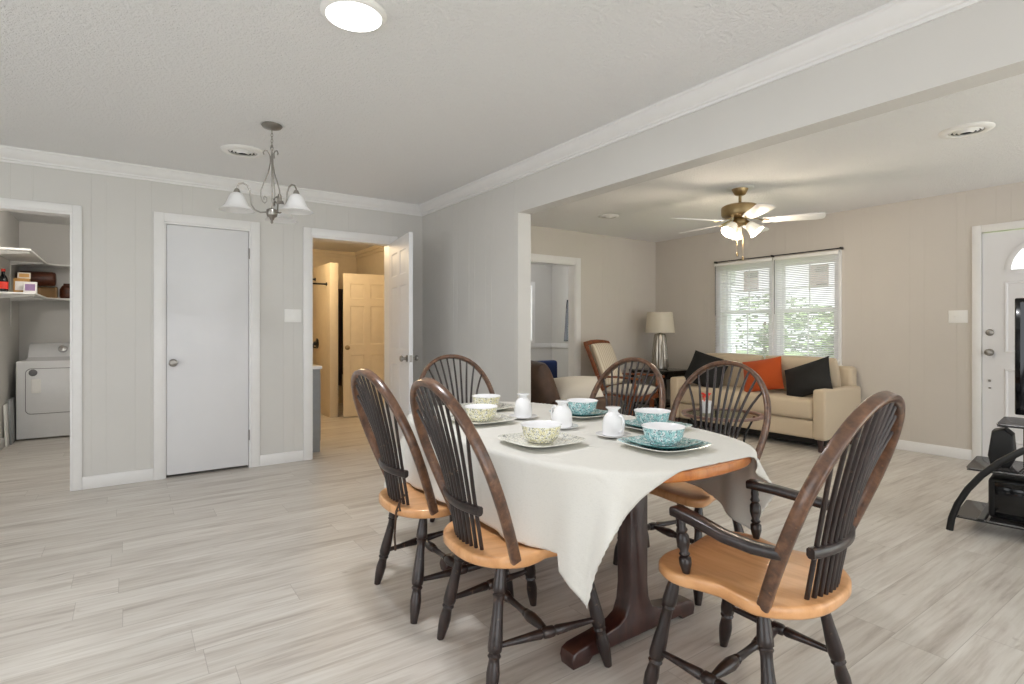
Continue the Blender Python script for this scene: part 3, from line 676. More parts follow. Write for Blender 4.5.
# ------------------------------------------------------------------ dining table, cloth
TX, TY, TA, TB, TN, TZ = 1.605, 1.965, .5, .885, 2.75, .735
def oval(k=1.0, n=96, grow=0):
    out = []
    for i in range(n):
        a = 2 * math.pi * i / n; c, s_ = math.cos(a), math.sin(a)
        out.append((TX + (TA + grow) * k * math.copysign(abs(c) ** (2 / TN), c), TY + (TB + grow) * k * math.copysign(abs(s_) ** (2 / TN), s_)))
    return out
tb = thing('dining_table', 'oval honey wood trestle dining table with dark mahogany base under a white cloth', 'table', (TX, TY, 0))
sub = lambda P: [(x - TX, y - TY) for x, y in P]
mb = MB(); mb.prism(sub(oval()), TZ - .034, TZ, bev=.007); mb.build('tabletop', M['table_top'], tb)
for yy in (-.50, .42):
    mb = MB(); t_ = .037
    half_ = [(.33, 0), (.337, .03), (.33, .052), (.305, .064), (.2, .075), (.11, .09), (.075, .108), (.055, .15), (.048, .21)]
    foot = [(-x, z) for x, z in half_] + [(-.048, .62), (.048, .62)] + half_[::-1] + [(.26, 0), (.24, .018), (-.24, .018), (-.26, 0)]
    mb.prism(foot, -t_, t_, Matrix.Translation((-.01, yy, 0)) @ Matrix.Rotation(R(90), 4, 'X'), .008)
    mb.build('trestle', M['mahogany'], tb)
    mb = MB(); mb.box(-.36, .36, yy - .05, yy + .05, .62, TZ - .035, .008); mb.build('cleat', M['mahogany'], tb)
mb = MB(); mb.box(-.03, .01, -.46, .39, .40, .53, .006); mb.build('stretcher_beam', M['mahogany'], tb)
mb = MB(); mb.box(-.05, .05, -.44, .37, .64, .70, .004); mb.build('apron_rail', M['mahogany'], tb)

def cloth_mesh():
    O = oval(n=360, grow=.004); n = len(O)
    N = []
    for i in range(n):
        a, b = O[i - 1], O[(i + 1) % n]; t_ = Vector((b[0] - a[0], b[1] - a[1])).normalized(); N.append(Vector((t_.y, -t_.x)))
    arc = [0]
    for i in range(1, n): arc.append(arc[-1] + math.dist(O[i - 1], O[i]))
    Ltot = arc[-1] + math.dist(O[-1], O[0])
    X0, X1, Y0, Y1 = TX - .79, TX + .768, 1.085, TY + TB + .20
    nu, nv = 170, 220; zt = TZ + .003
    def inside(x, y): return (abs(x - TX) / (TA + .004)) ** TN + (abs(y - TY) / (TB + .004)) ** TN < 1
    def crease(x, y): return .0030 * sum(math.exp(-((x - c) / .006) ** 2) for c in (TX - .4, TX, TX + .4)) + .0030 * sum(math.exp(-((y - c) / .006) ** 2) for c in (1.5, 1.95, 2.4))
    sc_ = [arc[min(range(n), key=lambda q: math.hypot(O[q][0] - TX - sx * .40, O[q][1] - TY - sy * .80))] for sx in (-1, 1) for sy in (-1,)]
    def pt(i, j):
        x = X0 + (X1 - X0) * i / (nu - 1); v = j / (nv - 1)
        y0 = Y0 + .012 * math.sin(4.5 * (x - 1.1)) - .06 * max(0, (1.35 - x))
        y = y0 + (Y1 - y0) * v
        if inside(x, y):
            return Vector((x, y, zt + .0012 * math.sin(13 * x + 5 * y) * math.sin(9 * y) + crease(x, y)))
        k = min(range(0, n, 4), key=lambda q: (O[q][0] - x) ** 2 + (O[q][1] - y) ** 2)
        k = min(range(k - 5, k + 6), key=lambda q: (O[q % n][0] - x) ** 2 + (O[q % n][1] - y) ** 2) % n
        q = O[k]; d = math.dist(q, (x, y)); a, b = O[k - 1], O[(k + 1) % n]
        # sub-segment refinement
        t_ = Vector((b[0] - a[0], b[1] - a[1])); u = max(0, min(1, ((x - a[0]) * t_.x + (y - a[1]) * t_.y) / t_.length_squared)); q = (a[0] + t_.x * u, a[1] + t_.y * u)
        d = math.dist(q, (x, y)); nn = N[k]; s_ = arc[k] + (u - .5) * t_.length
        r = .012
        if d < r * math.pi / 2:
            th = d / r; return Vector((q[0] + nn.x * r * math.sin(th), q[1] + nn.y * r * math.sin(th), zt - r * (1 - math.cos(th))))
        h = d - r * math.pi / 2
        cosn = abs(nn.x); corner = max(0, 1 - abs(cosn - .72) / .30)
        ph = s_ * 2 * math.pi / .30 + .9 * math.sin(s_ * 5)
        amp = (.03 * h + .22 * h * corner)
        fold = amp * (math.sin(ph) * .6 + .25 * math.sin(2.3 * ph + 1))
        ridge = sum(math.exp(-((s_ - c) / .045) ** 2) for c in sc_)
        outd = r + .025 * h + amp * .55 + fold + crease(x, y) + .22 * h * ridge
        tx, ty = -nn.y, nn.x; sway = .35 * amp * math.cos(ph)
        X, Y, Z = q[0] + nn.x * outd + tx * sway, q[1] + nn.y * outd + ty * sway, zt - r - h * (.985 - (.20 if nn.y < 0 else .1) * corner)
        for ck in 'ABCDE':      # where the hem reaches a seat it rests on it
            if (X - poses[ck][0]) ** 2 + (Y - poses[ck][1]) ** 2 < .28 ** 2: Z = max(Z, SH + .006)
        return Vector((X, Y, Z))
    mb = MB(); mb.grid(pt, nu, nv); return mb
cl = cloth_mesh().build('tablecloth', M['cloth'], ang=180)
sol = cl.modifiers.new('thickness', 'SOLIDIFY'); sol.thickness = .0018; sol.offset = 1
tag(cl, 'white linen tablecloth slid off the near end of the dining table', 'tablecloth')

# ------------------------------------------------------------------ tableware
CZ = TZ + .0092
def plate_mesh(w, h=.014, lift=.006):
    mb = MB(); rings = []
    def sq(k, z, e=5.0, n=48):
        out = []
        for i in range(n):
            a = 2 * math.pi * (i + .5) / n; c, s_ = math.cos(a), math.sin(a); r = (abs(c) ** e + abs(s_) ** e) ** (-1 / e); out.append(Vector((r * c * k, r * s_ * k, z)))
        return out
    a = w / 2
    def up(k, z):   # corners curl up a little
        return [Vector((p.x, p.y, p.z + .006 * max(0, (p.length / a - 1.0)) * 2.2)) for p in sq(k, z)]
    prof = [(a * .55, 0), (a * .6, .002), (a * .97, h - .002), (a, h), (a * .985, h + .0015), (a * .62, .006), (a * .5, .0045), (.01, .0045)]
    vr = None; rr_ = [up(k, z) for k, z in prof]; vv = [[mb.bm.verts.new(p) for p in r] for r in rr_]
    for k, (p, q) in enumerate(zip(vv, vv[1:])):
        mb.mi = 0 if k < 4 else 1
        for i in range(48): mb.face([p[i], p[(i + 1) % 48], q[(i + 1) % 48], q[i]])
    mb.mi = 0; mb.face(vv[0][::-1]); mb.mi = 1; mb.face(vv[-1]); return mb
def bowl_mesh(r=.080, h=.066):
    mb = MB(); p = [(r * .56, 0), (r * .6, .001), (r * .6, .006), (r * .74, .012), (r * .86, .026), (r * .91, .045), (r * .945, h - .008), (r * .965, h - .003), (r, h - .001), (r * .995, h + .001), (r * .93, h - .004), (r * .87, .044), (r * .80, .022), (r * .55, .012), (0.001, .010)]
    mats = [0] * 7 + [1] * 7
    mb.lathe(p, 40, mats=mats, cap0=True); return mb
plates = [('yellow', 1.305, 1.665, 'beside the second chair'), ('yellow', 1.375, 2.215, 'behind the near yellow setting'), ('yellow', 1.615, 2.55, 'at the far head of the table'),
          ('teal', 1.63, 1.345, 'at the near end of the table'), ('teal', 1.90, 1.63, 'in front of the orange pillow'), ('teal', 1.885, 2.07, 'in front of the glider')]
proto = {}
for colr, x, y, where in plates:
    y_ = colr == 'yellow'; z = CZ
    specs = [('dinner_plate', .28, 'square cream patterned dinner plate' if y_ else 'square white edged teal dinner plate', [M['plate_white'], M['yellow_plate' if y_ else 'teal_plate']], .017)]
    if not y_: specs.append(('salad_plate', .228, 'square teal salad plate stacked', [M['teal_plain'], M['teal_plate']], .016))
    for nm, w, lab, mats, hh in specs:
        key = (nm, colr)
        o = proto[key].copy() if key in proto else plate_mesh(w, hh).build(nm, mats, ang=50)
        if key in proto: col.objects.link(o)
        proto.setdefault(key, o); o.location = (x, y, z); o.rotation_euler = (0, 0, R(random.uniform(-4, 4)))
        tag(o, f'{lab} {where}', 'plate', f'{colr} place settings'); z += .0065 if nm == 'dinner_plate' else .0055
    key = ('bowl', colr); o = proto[key].copy() if key in proto else bowl_mesh().build('soup_bowl', [M[colr + '_china'], M['ceramic']], ang=50)
    if key in proto: col.objects.link(o)
    proto.setdefault(key, o); o.location = (x, y, z + .0005); tag(o, f'round {colr} floral soup bowl {where}', 'bowl', f'{colr} place settings')
first = None; fs = None
for x, y, lab in ((1.603, 2.19, 'farthest from the camera by the far yellow bowl'), (1.585, 1.87, 'in the middle of the row'), (1.628, 1.60, 'nearest the camera by the near teal plate')):
    if first is None:
        mb = MB(); mb.lathe([(.04, 0), (.045, .002), (.07, .009), (.0715, .0105), (.069, .0115), (.045, .005), (.001, .004)], 36, cap0=True); fs = s_ = mb.build('saucer', M['ceramic'], ang=50)
        m = first = thing('footed_mug', '', 'mug')
        mb = MB(); mb.lathe([(.041, 0), (.0435, .001), (.0445, .004), (.0445, .03), (.043, .055), (.037, .078), (.027, .092), (.021, .098), (.0195, .103), (.022, .109), (.030, .115), (.0315, .118), (.030, .1195), (.001, .1185)], 32, cap0=True); mb.build('mug_body', M['ceramic'], m, ang=50)
        mb = MB(); mb.tube([(.036, 0, .085), (.05, 0, .09), (.064, 0, .078), (.068, 0, .055), (.062, 0, .03), (.05, 0, .018), (.042, 0, .018)], .0055, 8); mb.build('handle', M['ceramic'], m, ang=70)
    else: m = copy_tree(first); s_ = fs.copy(); col.objects.link(s_)
    s_.location = (x, y, CZ); tag(s_, f'small white saucer under the upturned mug {lab}', 'saucer', 'saucers in the mug row')
    m.location = (x, y, CZ + .0065); m.scale = (1, 1, .95); m.rotation_euler = (0, 0, R({2.19: 60, 1.87: 95, 1.60: 262}[y])); tag(m, f'white upturned footed mug {lab}', 'mug', 'white mugs down the table middle')

# ------------------------------------------------------------------ ceiling things
led = thing('ceiling_light', 'round white lit LED disc light on the dining ceiling', 'ceiling light', (.738, 2.147, H))
mb = MB(); mb.lathe([(.128, 0), (.128, -.006), (.122, -.014), (.108, -.018), (.106, -.012), (.106, 0)], 40); mb.build('trim_ring', M['plastic'], led)
mb = MB(); mb.lathe([(.1055, -.002), (.1055, -.016), (.09, -.021), (.05, -.024), (.001, -.025)], 40, cap0=True); mb.build('lens', M['led'], led)
def vent(x, y, lab, r=.115):
    v = thing('ceiling_vent', lab, 'vent', (x, y, H), 0, 'round ceiling vents')
    mb = MB(); mb.lathe([(r, 0), (r, -.004), (r * .93, -.012), (r * .72, -.016), (r * .66, -.012), (r * .66, 0)], 36); mb.build('flange', M['plastic'], v)
    mb = MB(); mb.lathe([(r * .66, -.001), (.001, -.001)], 36); mb.build('dark_duct_disc', M['dark_slot'], v)  # flat dark disc stands in for the shade inside the duct
    for k, q in enumerate((.52, .36, .2)):
        mb = MB(); mb.lathe([(r * (q + .03), -.016 - .004 * k), (r * (q + .11), -.006 - .004 * k), (r * (q + .10), -.005 - .004 * k), (r * (q + .02), -.0145 - .004 * k), (r * (q + .03), -.016 - .004 * k)], 36); mb.build('cone_ring', M['plastic'], v)
vent(.667, 4.254, 'round white ceiling vent beside the chandelier', .14); vent(4.331, 1.188, 'round ceiling vent at the upper right over the living room', .14); vent(4.369, 4.359, 'small round ceiling vent near the living room back wall', .11)
# chandelier
CHX, CHY = .728, 3.612
ch = thing('chandelier', 'brushed nickel chandelier with three white bell glass shades', 'chandelier', (CHX, CHY, H), -YAW); ch.scale = (.92, .92, .955)
mb = MB(); mb.lathe([(.001, 0), (.062, 0), (.066, -.006), (.058, -.018), (.03, -.028), (.012, -.032), (.001, -.033)], 28); mb.build('canopy', M['nickel'], ch)
mb = MB(); z = -.033
for k in range(6):
    c0 = Vector((0, 0, z - .014)); ax = Vector((1, 0, 0)) if k % 2 else Vector((0, 1, 0))
    mb.tube([c0 + ax * .007 * math.cos(a) + Vector((0, 0, .013 * math.sin(a))) for a in [2 * math.pi * q / 10 for q in range(11)]], .0018, 5); z -= .0185
mb.build('chain', M['nickel'], ch)
mb = MB(); mb.turned((0, 0, -.15), (0, 0, -.60), [(0, .005), (1, .005)], 8); mb.lathe([(.001, -.13), (.008, -.14), (.011, -.15), (.006, -.165), (.001, -.17)], 14); mb.build('stem', M['nickel'], ch)
mb = MB(); mb.lathe([(.001, -.535), (.02, -.54), (.034, -.548), (.036, -.575), (.03, -.59), (.018, -.597), (.012, -.61), (.007, -.618), (.009, -.628), (.001, -.638)], 24); mb.build('hub', M['nickel'], ch)
for a in (217, -23, 97):
    ca, sa = math.cos(R(a)), math.sin(R(a)); P = lambda r, z: Vector((r * ca, r * sa, z))
    mb = MB(); sp = [(.03, -.565), (.07, -.572), (.105, -.56), (.125, -.53), (.13, -.485), (.135, -.447), (.15, -.414), (.175, -.402), (.2, -.41), (.213, -.435), (.213, -.455)]
    mb.tube([P(*q) for q in sp], .0052, 8); am = mb.build('arm', M['nickel'], ch, ang=70)
    mb = MB(); wire = [(.008, -.20), (.010, -.25), (.022, -.31), (.05, -.38), (.068, -.43), (.07, -.47), (.06, -.50), (.045, -.51), (.033, -.497), (.033, -.475), (.045, -.465), (.053, -.477), (.047, -.488)]
    mb.tube([P(*q) for q in wire], .0042, 6); mb.tube([P(*q) for q in ((.008, -.24), (.012, -.20), (.028, -.172), (.046, -.172), (.054, -.188), (.05, -.20))], .0038, 6); mb.build('scroll', M['nickel'], ch, ang=70)
    mb = MB(); c = P(.213, 0)
    mb.lathe([(.001, -.41), (.012, -.412), (.02, -.43), (.021, -.445), (.001, -.446)], 16, (c.x, c.y, -.03)); mb.build('socket_cup', M['nickel'], ch)
    mb = MB(); mb.lathe([(.022, -.437), (.034, -.443), (.047, -.462), (.058, -.49), (.07, -.515), (.09, -.535), (.106, -.545), (.104, -.547), (.088, -.538), (.067, -.518), (.055, -.492), (.044, -.465), (.032, -.447), (.021, -.441)], 32, (c.x, c.y, -.03)); mb.build('glass_shade', M['frosted'], ch, ang=60)
# ceiling fan
fan = thing('ceiling_fan', 'five blade ceiling fan with lit glass shades in the living room', 'ceiling fan', (*FAN, H), -YAW)
mb = MB(); mb.lathe([(.001, -.0005), (.115, -.0005), (.115, -.006), (.1, -.011), (.001, -.011)], 32); mb.build('ceiling_plate', M['plastic'], fan)
mb = MB(); mb.lathe([(.001, 0), (.07, 0), (.07, -.01), (.062, -.03), (.045, -.06), (.03, -.068), (.001, -.068)], 28); mb.build('canopy', M['brass'], fan)
mb = MB(); mb.turned((0, 0, -.06), (0, 0, -.155), [(0, .013), (1, .013)], 12); mb.build('downrod', M['brass'], fan)
mb = MB(); mb.lathe([(.001, -.14), (.06, -.145), (.13, -.155), (.155, -.17), (.158, -.185), (.158, -.235), (.15, -.25), (.12, -.262), (.07, -.27), (.001, -.27)], 40); mb.build('motor_housing', M['brass'], fan)
for k in range(5):
    a = -23 + 72 * k; Mx = Matrix.Rotation(R(a), 4, 'Z')
    mb = MB(); mb.band([Mx @ Vector(q) for q in ((.09, 0, -.272), (.14, .0, -.285), (.19, 0, -.302))], (0, 0, 1), [.03, .022, .05], .006); mb.band([Mx @ Vector(q) for q in ((.19, .025, -.302), (.24, .03, -.304))], (0, 0, 1), .014, .006); mb.band([Mx @ Vector(q) for q in ((.19, -.025, -.302), (.24, -.03, -.304))], (0, 0, 1), .014, .006); mb.build('blade_bracket', M['brass'], fan)
    poly = [(.185, -.045), (.3, -.058), (.6, -.07), (.645, -.062), (.662, -.04), (.668, 0), (.662, .04), (.645, .062), (.6, .07), (.3, .058), (.185, .045)]
    mb = MB(); mb.prism(poly, -.004, .004, Mx @ Matrix.Translation((0, 0, -.298)) @ Matrix.Rotation(R(-12), 4, 'X'), .0015); mb.build('blade', M['white_blade'], fan)
mb = MB(); mb.lathe([(.001, -.27), (.05, -.272), (.058, -.285), (.055, -.315), (.035, -.33), (.012, -.338), (.001, -.345)], 24); mb.build('light_hub', M['brass'], fan)
for k, a in enumerate((205, 325, 85)):
    Mx = Matrix.Rotation(R(a), 4, 'Z') @ Matrix.Translation((.05, 0, -.305)) @ Matrix.Rotation(R(180 - 42), 4, 'Y')
    mb = MB(); mb.lathe([(.001, 0), (.02, 0), (.022, .02), (.026, .028), (.02, .032), (.001, .033)], 16, M=Mx); mb.build('socket', M['brass'], fan)
    mb = MB(); mb.lathe([(.024, .026), (.034, .036), (.043, .06), (.05, .09), (.058, .115), (.068, .135), (.066, .136), (.055, .116), (.047, .09), (.04, .06), (.031, .039), (.022, .029)], 28, M=Mx); sh = mb.build('glass_shade', M['fan_glass'], fan, ang=60)
    mb = MB(); mb.lathe([(.001, .03), (.012, .034), (.016, .05), (.024, .075), (.026, .09), (.02, .108), (.001, .116)], 16, M=Mx); mb.build('bulb', M['bulb'], sh, ang=70)
for x, z in ((-.05, -.58), (.0, -.615)):
    mb = MB(); mb.turned((x, -.06, -.33), (x, -.06, z), [(0, .0015), (1, .0015)], 5); mb.lathe([(.001, .0), (.008, -.005), (.01, -.02), (.006, -.035), (.001, -.037)], 10, (x, -.06, z)); mb.build('pull_chain', M['brass'], fan)
for a in (205, 325, 85):
    d = (CAMR * math.cos(R(a)) + CAMF * math.sin(R(a))); p = Vector((*FAN, H - .43)) + d * .15
    lamp('fan_glow', 'POINT', p, 11, (1, .84, .64), .06)

# switch plates
def switch(loc, rz, n, lab):
    s_ = thing('light_switch', lab, 'light switch', loc, rz); w = .035 * n + .002
    mb = MB(); mb.box(-w, w, -.006, 0, -.058, .058, .004); mb.build('cover_plate', M['plastic'], s_)
    for k in range(n):
        x = (k - (n - 1) / 2) * .046; mb = MB(); mb.box(x - .005, x + .005, -.014, -.005, -.006, .012, .002); mb.build('toggle', M['plastic'], s_)
switch((1.21, YA, 1.305), 0, 2, 'white double switch plate left of the third doorway'); switch((XW, 1.77, 1.30), -90, 2, 'white double switch plate left of the front door')

# ------------------------------------------------------------------ laundry
dr = thing('clothes_dryer', 'white front loading dryer in the laundry room', 'dryer', (-.965, 7.74, 0))
mb = MB(); mb.box(0, .69, 0, .66, .015, .845, .012, seg=3); mb.build('cabinet', M['white_enamel'], dr)
mb = MB(); mb.box(.085, .61, -.012, 0, .28, .755, .0, ); 
def rrect(x0, x1, z0, z1, r, n=6):
    out = []
    for cx, cz, a0 in ((x1 - r, z1 - r, 0), (x0 + r, z1 - r, 90), (x0 + r, z0 + r, 180), (x1 - r, z0 + r, 270)):
        for k in range(n + 1): a = R(a0 + 90 * k / n); out.append((cx + r * math.cos(a), cz + r * math.sin(a)))
    return out
mb.bm.free(); mb = MB(); XZ = Matrix.Rotation(R(90), 4, 'X')
mb.prism(rrect(.075, .615, .275, .765, .05), .0, .003, XZ); mb.build('door_gasket', M['gray_line'], dr)
mb = MB(); mb.prism(rrect(.081, .609, .281, .759, .046), .0, .012, XZ, .003); dd = mb.build('door', M['white_enamel'], dr)
mb = MB(); mb.prism(rrect(.125, .205, .50, .65, .012), .010, .018, XZ, .003); mb.prism(rrect(.14, .19, .52, .63, .01), .018, .0185, XZ); mb.build('handle', M['plastic'], dd)
mb = MB(); mb.lathe([(.001, .012), (.036, .012), (.036, .016), (.03, .019), (.001, .019)], 24, M=Matrix.Translation((.14, 0, .72)) @ XZ); mb.build('badge', M['gray_line'], dr)
mb = MB(); prof = [(.12, .845), (.66, .845), (.66, 1.0), (.64, 1.02), (.52, 1.03), (.40, 1.0), (.34, .93), (.30, .875)]
mb.prism([(p, q) for p, q in prof], 0, .58, Matrix(((0, 0, 1, .06), (1, 0, 0, 0), (0, 1, 0, 0), (0, 0, 0, 1))), .008); mb.build('console', M['white_enamel'], dr)
mb = MB(); mb.lathe([(.001, 0), (.042, 0), (.044, .012), (.036, .035), (.001, .038)], 24, M=Matrix.Translation((.36, .355, .955)) @ Matrix.Rotation(R(62), 4, 'X')); mb.build('dial', M['chrome'], dr)
for k, (x, lab) in enumerate(((-1.0, 'white board leaning against the laundry wall beside the dryer'), (-.985, 'second grey edged board between the wall board and the dryer'))):
    mb = MB(); mb.box(-.009, .009, 0, .34, 0, .42 + .04 * k, .002, TRS((x - .0 + .008 * k, 7.44 + .1 * k, .001), ry=-2)); tag(mb.build('leaning_board', M['plastic' if k == 0 else 'gray_cab']), lab, 'board')
def shelf(z, yend, lab):
    s_ = thing('wall_shelf', lab, 'shelf', (-1.03, 8.49, z), 0, 'white shelves in the laundry')
    mb = MB(); mb.prism([(.001, yend - 8.49), (.29, yend - 8.49), (.29, -.42), (.34, -.33), (.40, -.3), (1.0, -.3), (1.0, -.001), (.001, -.001)], -.009, .009, bev=.002); mb.build('shelf_board', M['plastic'], s_)
    for y in (yend - 8.49 + .12, -.6):
        mb = MB(); mb.box(.001, .012, y - .009, y + .009, -.32, -.0092, .002); mb.prism([(.012, -.05), (.27, -.022), (.27, -.0092), (.012, -.0092)], -.006, .006, Matrix.Translation((0, y, 0)) @ Matrix.Rotation(R(90), 4, 'X')); mb.build('bracket', M['plastic'], s_)
shelf(1.925, 6.76, 'upper white L shaped shelf in the laundry room'); shelf(1.535, 7.08, 'lower white shelf in the laundry holding boxes and a bottle')
SZ = 1.5448
b = thing('sauce_bottle', 'dark red bottle with black cap at the left end of the laundry shelf', 'bottle', (-.985, 7.18, SZ))
mb = MB(); mb.lathe([(.001, 0), (.035, 0), (.037, .01), (.037, .11), (.03, .14), (.015, .17), (.014, .2), (.001, .2)], 20); mb.build('bottle_body', M['gloss_black'], b)
mb = MB(); mb.lathe([(.0375, .03), (.0378, .03), (.0378, .1), (.0375, .1)], 20); mb.build('bottle_label', M['red'], b)
mb = MB(); mb.lathe([(.001, .2), (.017, .2), (.017, .225), (.001, .226)], 16); mb.build('cap', M['red'], b)
def carton(nm, lab, x, y, w, d, h, m, m2, rz=0, z=SZ):
    c = thing(nm, lab, 'box', (x, y, z), rz); mb = MB(); mb.box(-w / 2, w / 2, -d / 2, d / 2, 0, h, .002); mb.build('carton', m, c)
    mb = MB(); mb.box(-w / 2 + .012, w / 2 - .012, -d / 2 - .001, -d / 2 + .0005, h * .2, h * .8); mb.build('box_label', m2, c); return c
mustard = simple('mustard_print', (196, 150, 84), .6); purple = simple('purple_print', (150, 120, 160), .6)
carton('food_box', 'mustard coloured box behind the white box on the lower laundry shelf', -.87, 7.36, .12, .08, .15, mustard, M['plastic'])
carton('tea_box', 'white box with purple print at the shelf edge in the laundry', -.79, 7.22, .1, .06, .11, M['plastic'], purple)
carton('snack_box', 'small cream box stacked on top of the mustard box', -.855, 7.36, .1, .07, .06, M['cream_fabric'], mustard, 8, SZ + .1505)
t_ = thing('cardboard_tray', 'open cardboard tray on the lower laundry shelf', 'tray', (-.83, 8.25, SZ))
mb = MB(); mb.box(-.18, .16, -.1, .1, 0, .006).box(-.18, -.173, -.1, .1, .006, .13).box(  .153, .16, -.1, .1, .006, .13).box(-.173, .153, .093, .1, .006, .13).box(-.173, .02, -.1, -.093, .006, .11); mb.build('tray_body', M['cardboard'], t_)
mb = MB(); mb.turned((-1.02, 8.26, 1.765), (-.68, 8.26, 1.765), [(0, .06), (.02, .075), (.1, .082), (.9, .082), (.98, .075), (1, .06)], 20); tag(mb.build('rolled_bag', M['log'], ang=60), 'glossy dark brown rolled bundle resting on the cardboard tray', 'bundle')
mb = MB(); mb.lathe([(.001, 0), (.06, 0), (.07, .03), (.07, .11), (.05, .15), (.035, .16), (.035, .18), (.001, .18)], 20, (-.585, 8.35, SZ)); tag(mb.build('amber_jar', M['log']), 'amber brown jar at the right end of the lower laundry shelf', 'jar')

# ------------------------------------------------------------------ living room furniture
def cushion(w, d, h, n=18, tuft=0, p=4, ex=.45, base=.12, pin=0):
    """puffy cushion centred, w x d footprint, h thick"""
    mb = MB(); top = {}; bot = {}
    def f(u, v):
        e = max(0, (1 - abs(u) ** p)) ** ex * max(0, (1 - abs(v) ** p)) ** ex
        z = h / 2 * (base + (1 - base) * e)
        for (a, b) in ([(x, y) for x in (-.45, .45) for y in (-.3, .4)] if tuft else []): z -= tuft * math.exp(-(((u - a) / .13) ** 2 + ((v - b) / .13) ** 2))
        return z
    def xy(u, v): return u * w / 2 * (1 - pin * (1 - v * v) - .04 * (u * v) ** 2), v * d / 2 * (1 - pin * (1 - u * u) - .04 * (u * v) ** 2)
    g = lambda i: math.sin((i / (n - 1) * 2 - 1) * math.pi / 2)
    tv = [[mb.bm.verts.new((*xy(g(i), g(j)), f(g(i), g(j)))) for i in range(n)] for j in range(n)]
    bv = [[mb.bm.verts.new((*xy(g(i), g(j)), -f(g(i), g(j)) * (1 if not tuft else .6))) for i in range(n)] for j in range(n)]
    for j in range(n - 1):
        for i in range(n - 1):
            mb.face([tv[j][i], tv[j][i + 1], tv[j + 1][i + 1], tv[j + 1][i]]); mb.face([bv[j][i], bv[j + 1][i], bv[j + 1][i + 1], bv[j][i + 1]])
    per = [(0, i) for i in range(n)] + [(j, n - 1) for j in range(1, n)] + [(n - 1, i) for i in range(n - 2, -1, -1)] + [(j, 0) for j in range(n - 2, 0, -1)]
    for a, b in zip(per, per[1:] + per[:1]): mb.face([tv[a[0]][a[1]], bv[a[0]][a[1]], bv[b[0]][b[1]], tv[b[0]][b[1]]])
    return mb
def xform(mb, Mx):
    for v in mb.bm.verts: v.co = Mx @ v.co
    return mb
# sofa: local x along its width (world -y to +y), front toward -X world
SF = thing('sofa', 'beige upholstered sofa under the window', 'sofa', (5.40, 3.455, 0), 90)   # local +x = world +y, local +y = world -x
def sb(x0, x1, yf, yb_, z0, z1, bev=.02): m_ = MB(); m_.box(x0, x1, -yb_, -yf, z0, z1, bev, seg=3); return m_
SWID = .91
sb(-SWID + .12, SWID - .12, .03, .75, .12, .30).build('base', M['beige_fabric'], SF)
for sx in (-1, 1):
    sb(min(sx * SWID, sx * (SWID - .12)), max(sx * SWID, sx * (SWID - .12)), 0, .76, .12, .605, .025).build('arm', M['beige_fabric'], SF)
m_ = MB(); m_.box(-SWID + .05, SWID - .05, -.8, -.66, .12, .80, .04, TRS((0, 0, 0)), seg=3); m_.build('back_frame', M['beige_fabric'], SF)
for x in (-.395, .395):
    m_ = MB(); m_.box(x - .392, x + .392, -.60, -.005, .305, .50, .04, seg=4); m_.build('seat_cushion', M['beige_fabric'], SF)
    m_ = xform(cushion(.775, .43, .28, 30, .03, 3, .5), TRS((x, -.56, .68), rx=78)); m_.build('back_cushion', M['beige_fabric'], SF, ang=60)
for x in (-.84, .84):
    for y in (-.06, -.7):
        m_ = MB(); m_.turned((x, y, .125), (x, y, 0), [(0, .03), (1, .02)], 12); m_.build('foot', M['mahogany'], SF)
m_ = MB(); m_.box(-SWID + .1, SWID - .1, -.62, -.22, .03, .12); m_.build('dark_underside_block', M['dark_slot'], SF)  # dark block set back under the sofa base
def pillow(nm, lab, w, h, t_, m, loc, rx, ry, rz):
    mb = xform(cushion(w, h, t_, 20, 0, 2.2, .75, .03, .08), Matrix.Translation(loc) @ Matrix.Rotation(R(rz), 4, 'Z') @ Matrix.Rotation(R(rx), 4, 'X') @ Matrix.Rotation(R(ry), 4, 'Z'))
    return tag(mb.build(nm, m, ang=80), lab, 'pillow')
pillow('throw_pillow', 'burnt orange throw pillow in the middle of the beige sofa', .44, .38, .17, M['orange_fabric'], (5.69, 3.34, .685), 70, 12, -82)
pillow('throw_pillow', 'black throw pillow at the right end of the beige sofa', .50, .40, .17, M['black_fabric'], (5.68, 2.85, .675), 62, 24, -100)
pillow('throw_pillow', 'black throw pillow at the left end of the beige sofa', .48, .42, .17, M['black_fabric'], (5.67, 4.04, .69), 68, -16, -75)
# side table with lamp
st = thing('end_table', 'black end table in the corner under the grey lamp', 'table', (5.80, 4.82, 0))
mb = MB(); mb.box(-.3, .3, -.3, .3, .62, .655, .006); mb.build('table_top', M['gloss_black'], st)
for x in (-.26, .26):
    for y in (-.26, .26): mb = MB(); mb.box(x - .022, x + .022, y - .022, y + .022, 0, .62, .003); mb.build('leg', M['gloss_black'], st)
mb = MB(); mb.box(-.27, .27, -.27, .27, .2, .225, .003); mb.build('lower_shelf', M['gloss_black'], st)
mb = MB(); mb.box(-.25, .25, -.282, -.27, .55, .62); mb.build('apron', M['gloss_black'], st)
lm = thing('table_lamp', 'table lamp with white drum shade and ribbed silver base on the end table', 'lamp', (5.82, 4.86, .6555))
mb = MB(); nr = 60; prof = [(.095, 0), (.108, .012), (.11, .04), (.102, .16), (.088, .32), (.074, .44), (.068, .47), (.015, .485), (.012, .52)]
rings = [[Vector(((r * (1 + (.05 * math.cos(15 * 2 * math.pi * k / nr) if .02 < z < .45 else 0))) * math.cos(2 * math.pi * k / nr), (r * (1 + (.05 * math.cos(15 * 2 * math.pi * k / nr) if .02 < z < .45 else 0))) * math.sin(2 * math.pi * k / nr), z)) for k in range(nr)] for r, z in prof]
mb.rings(rings); mb.build('lamp_base', simple('mercury_glass', (168, 162, 152), .25, .7), lm)
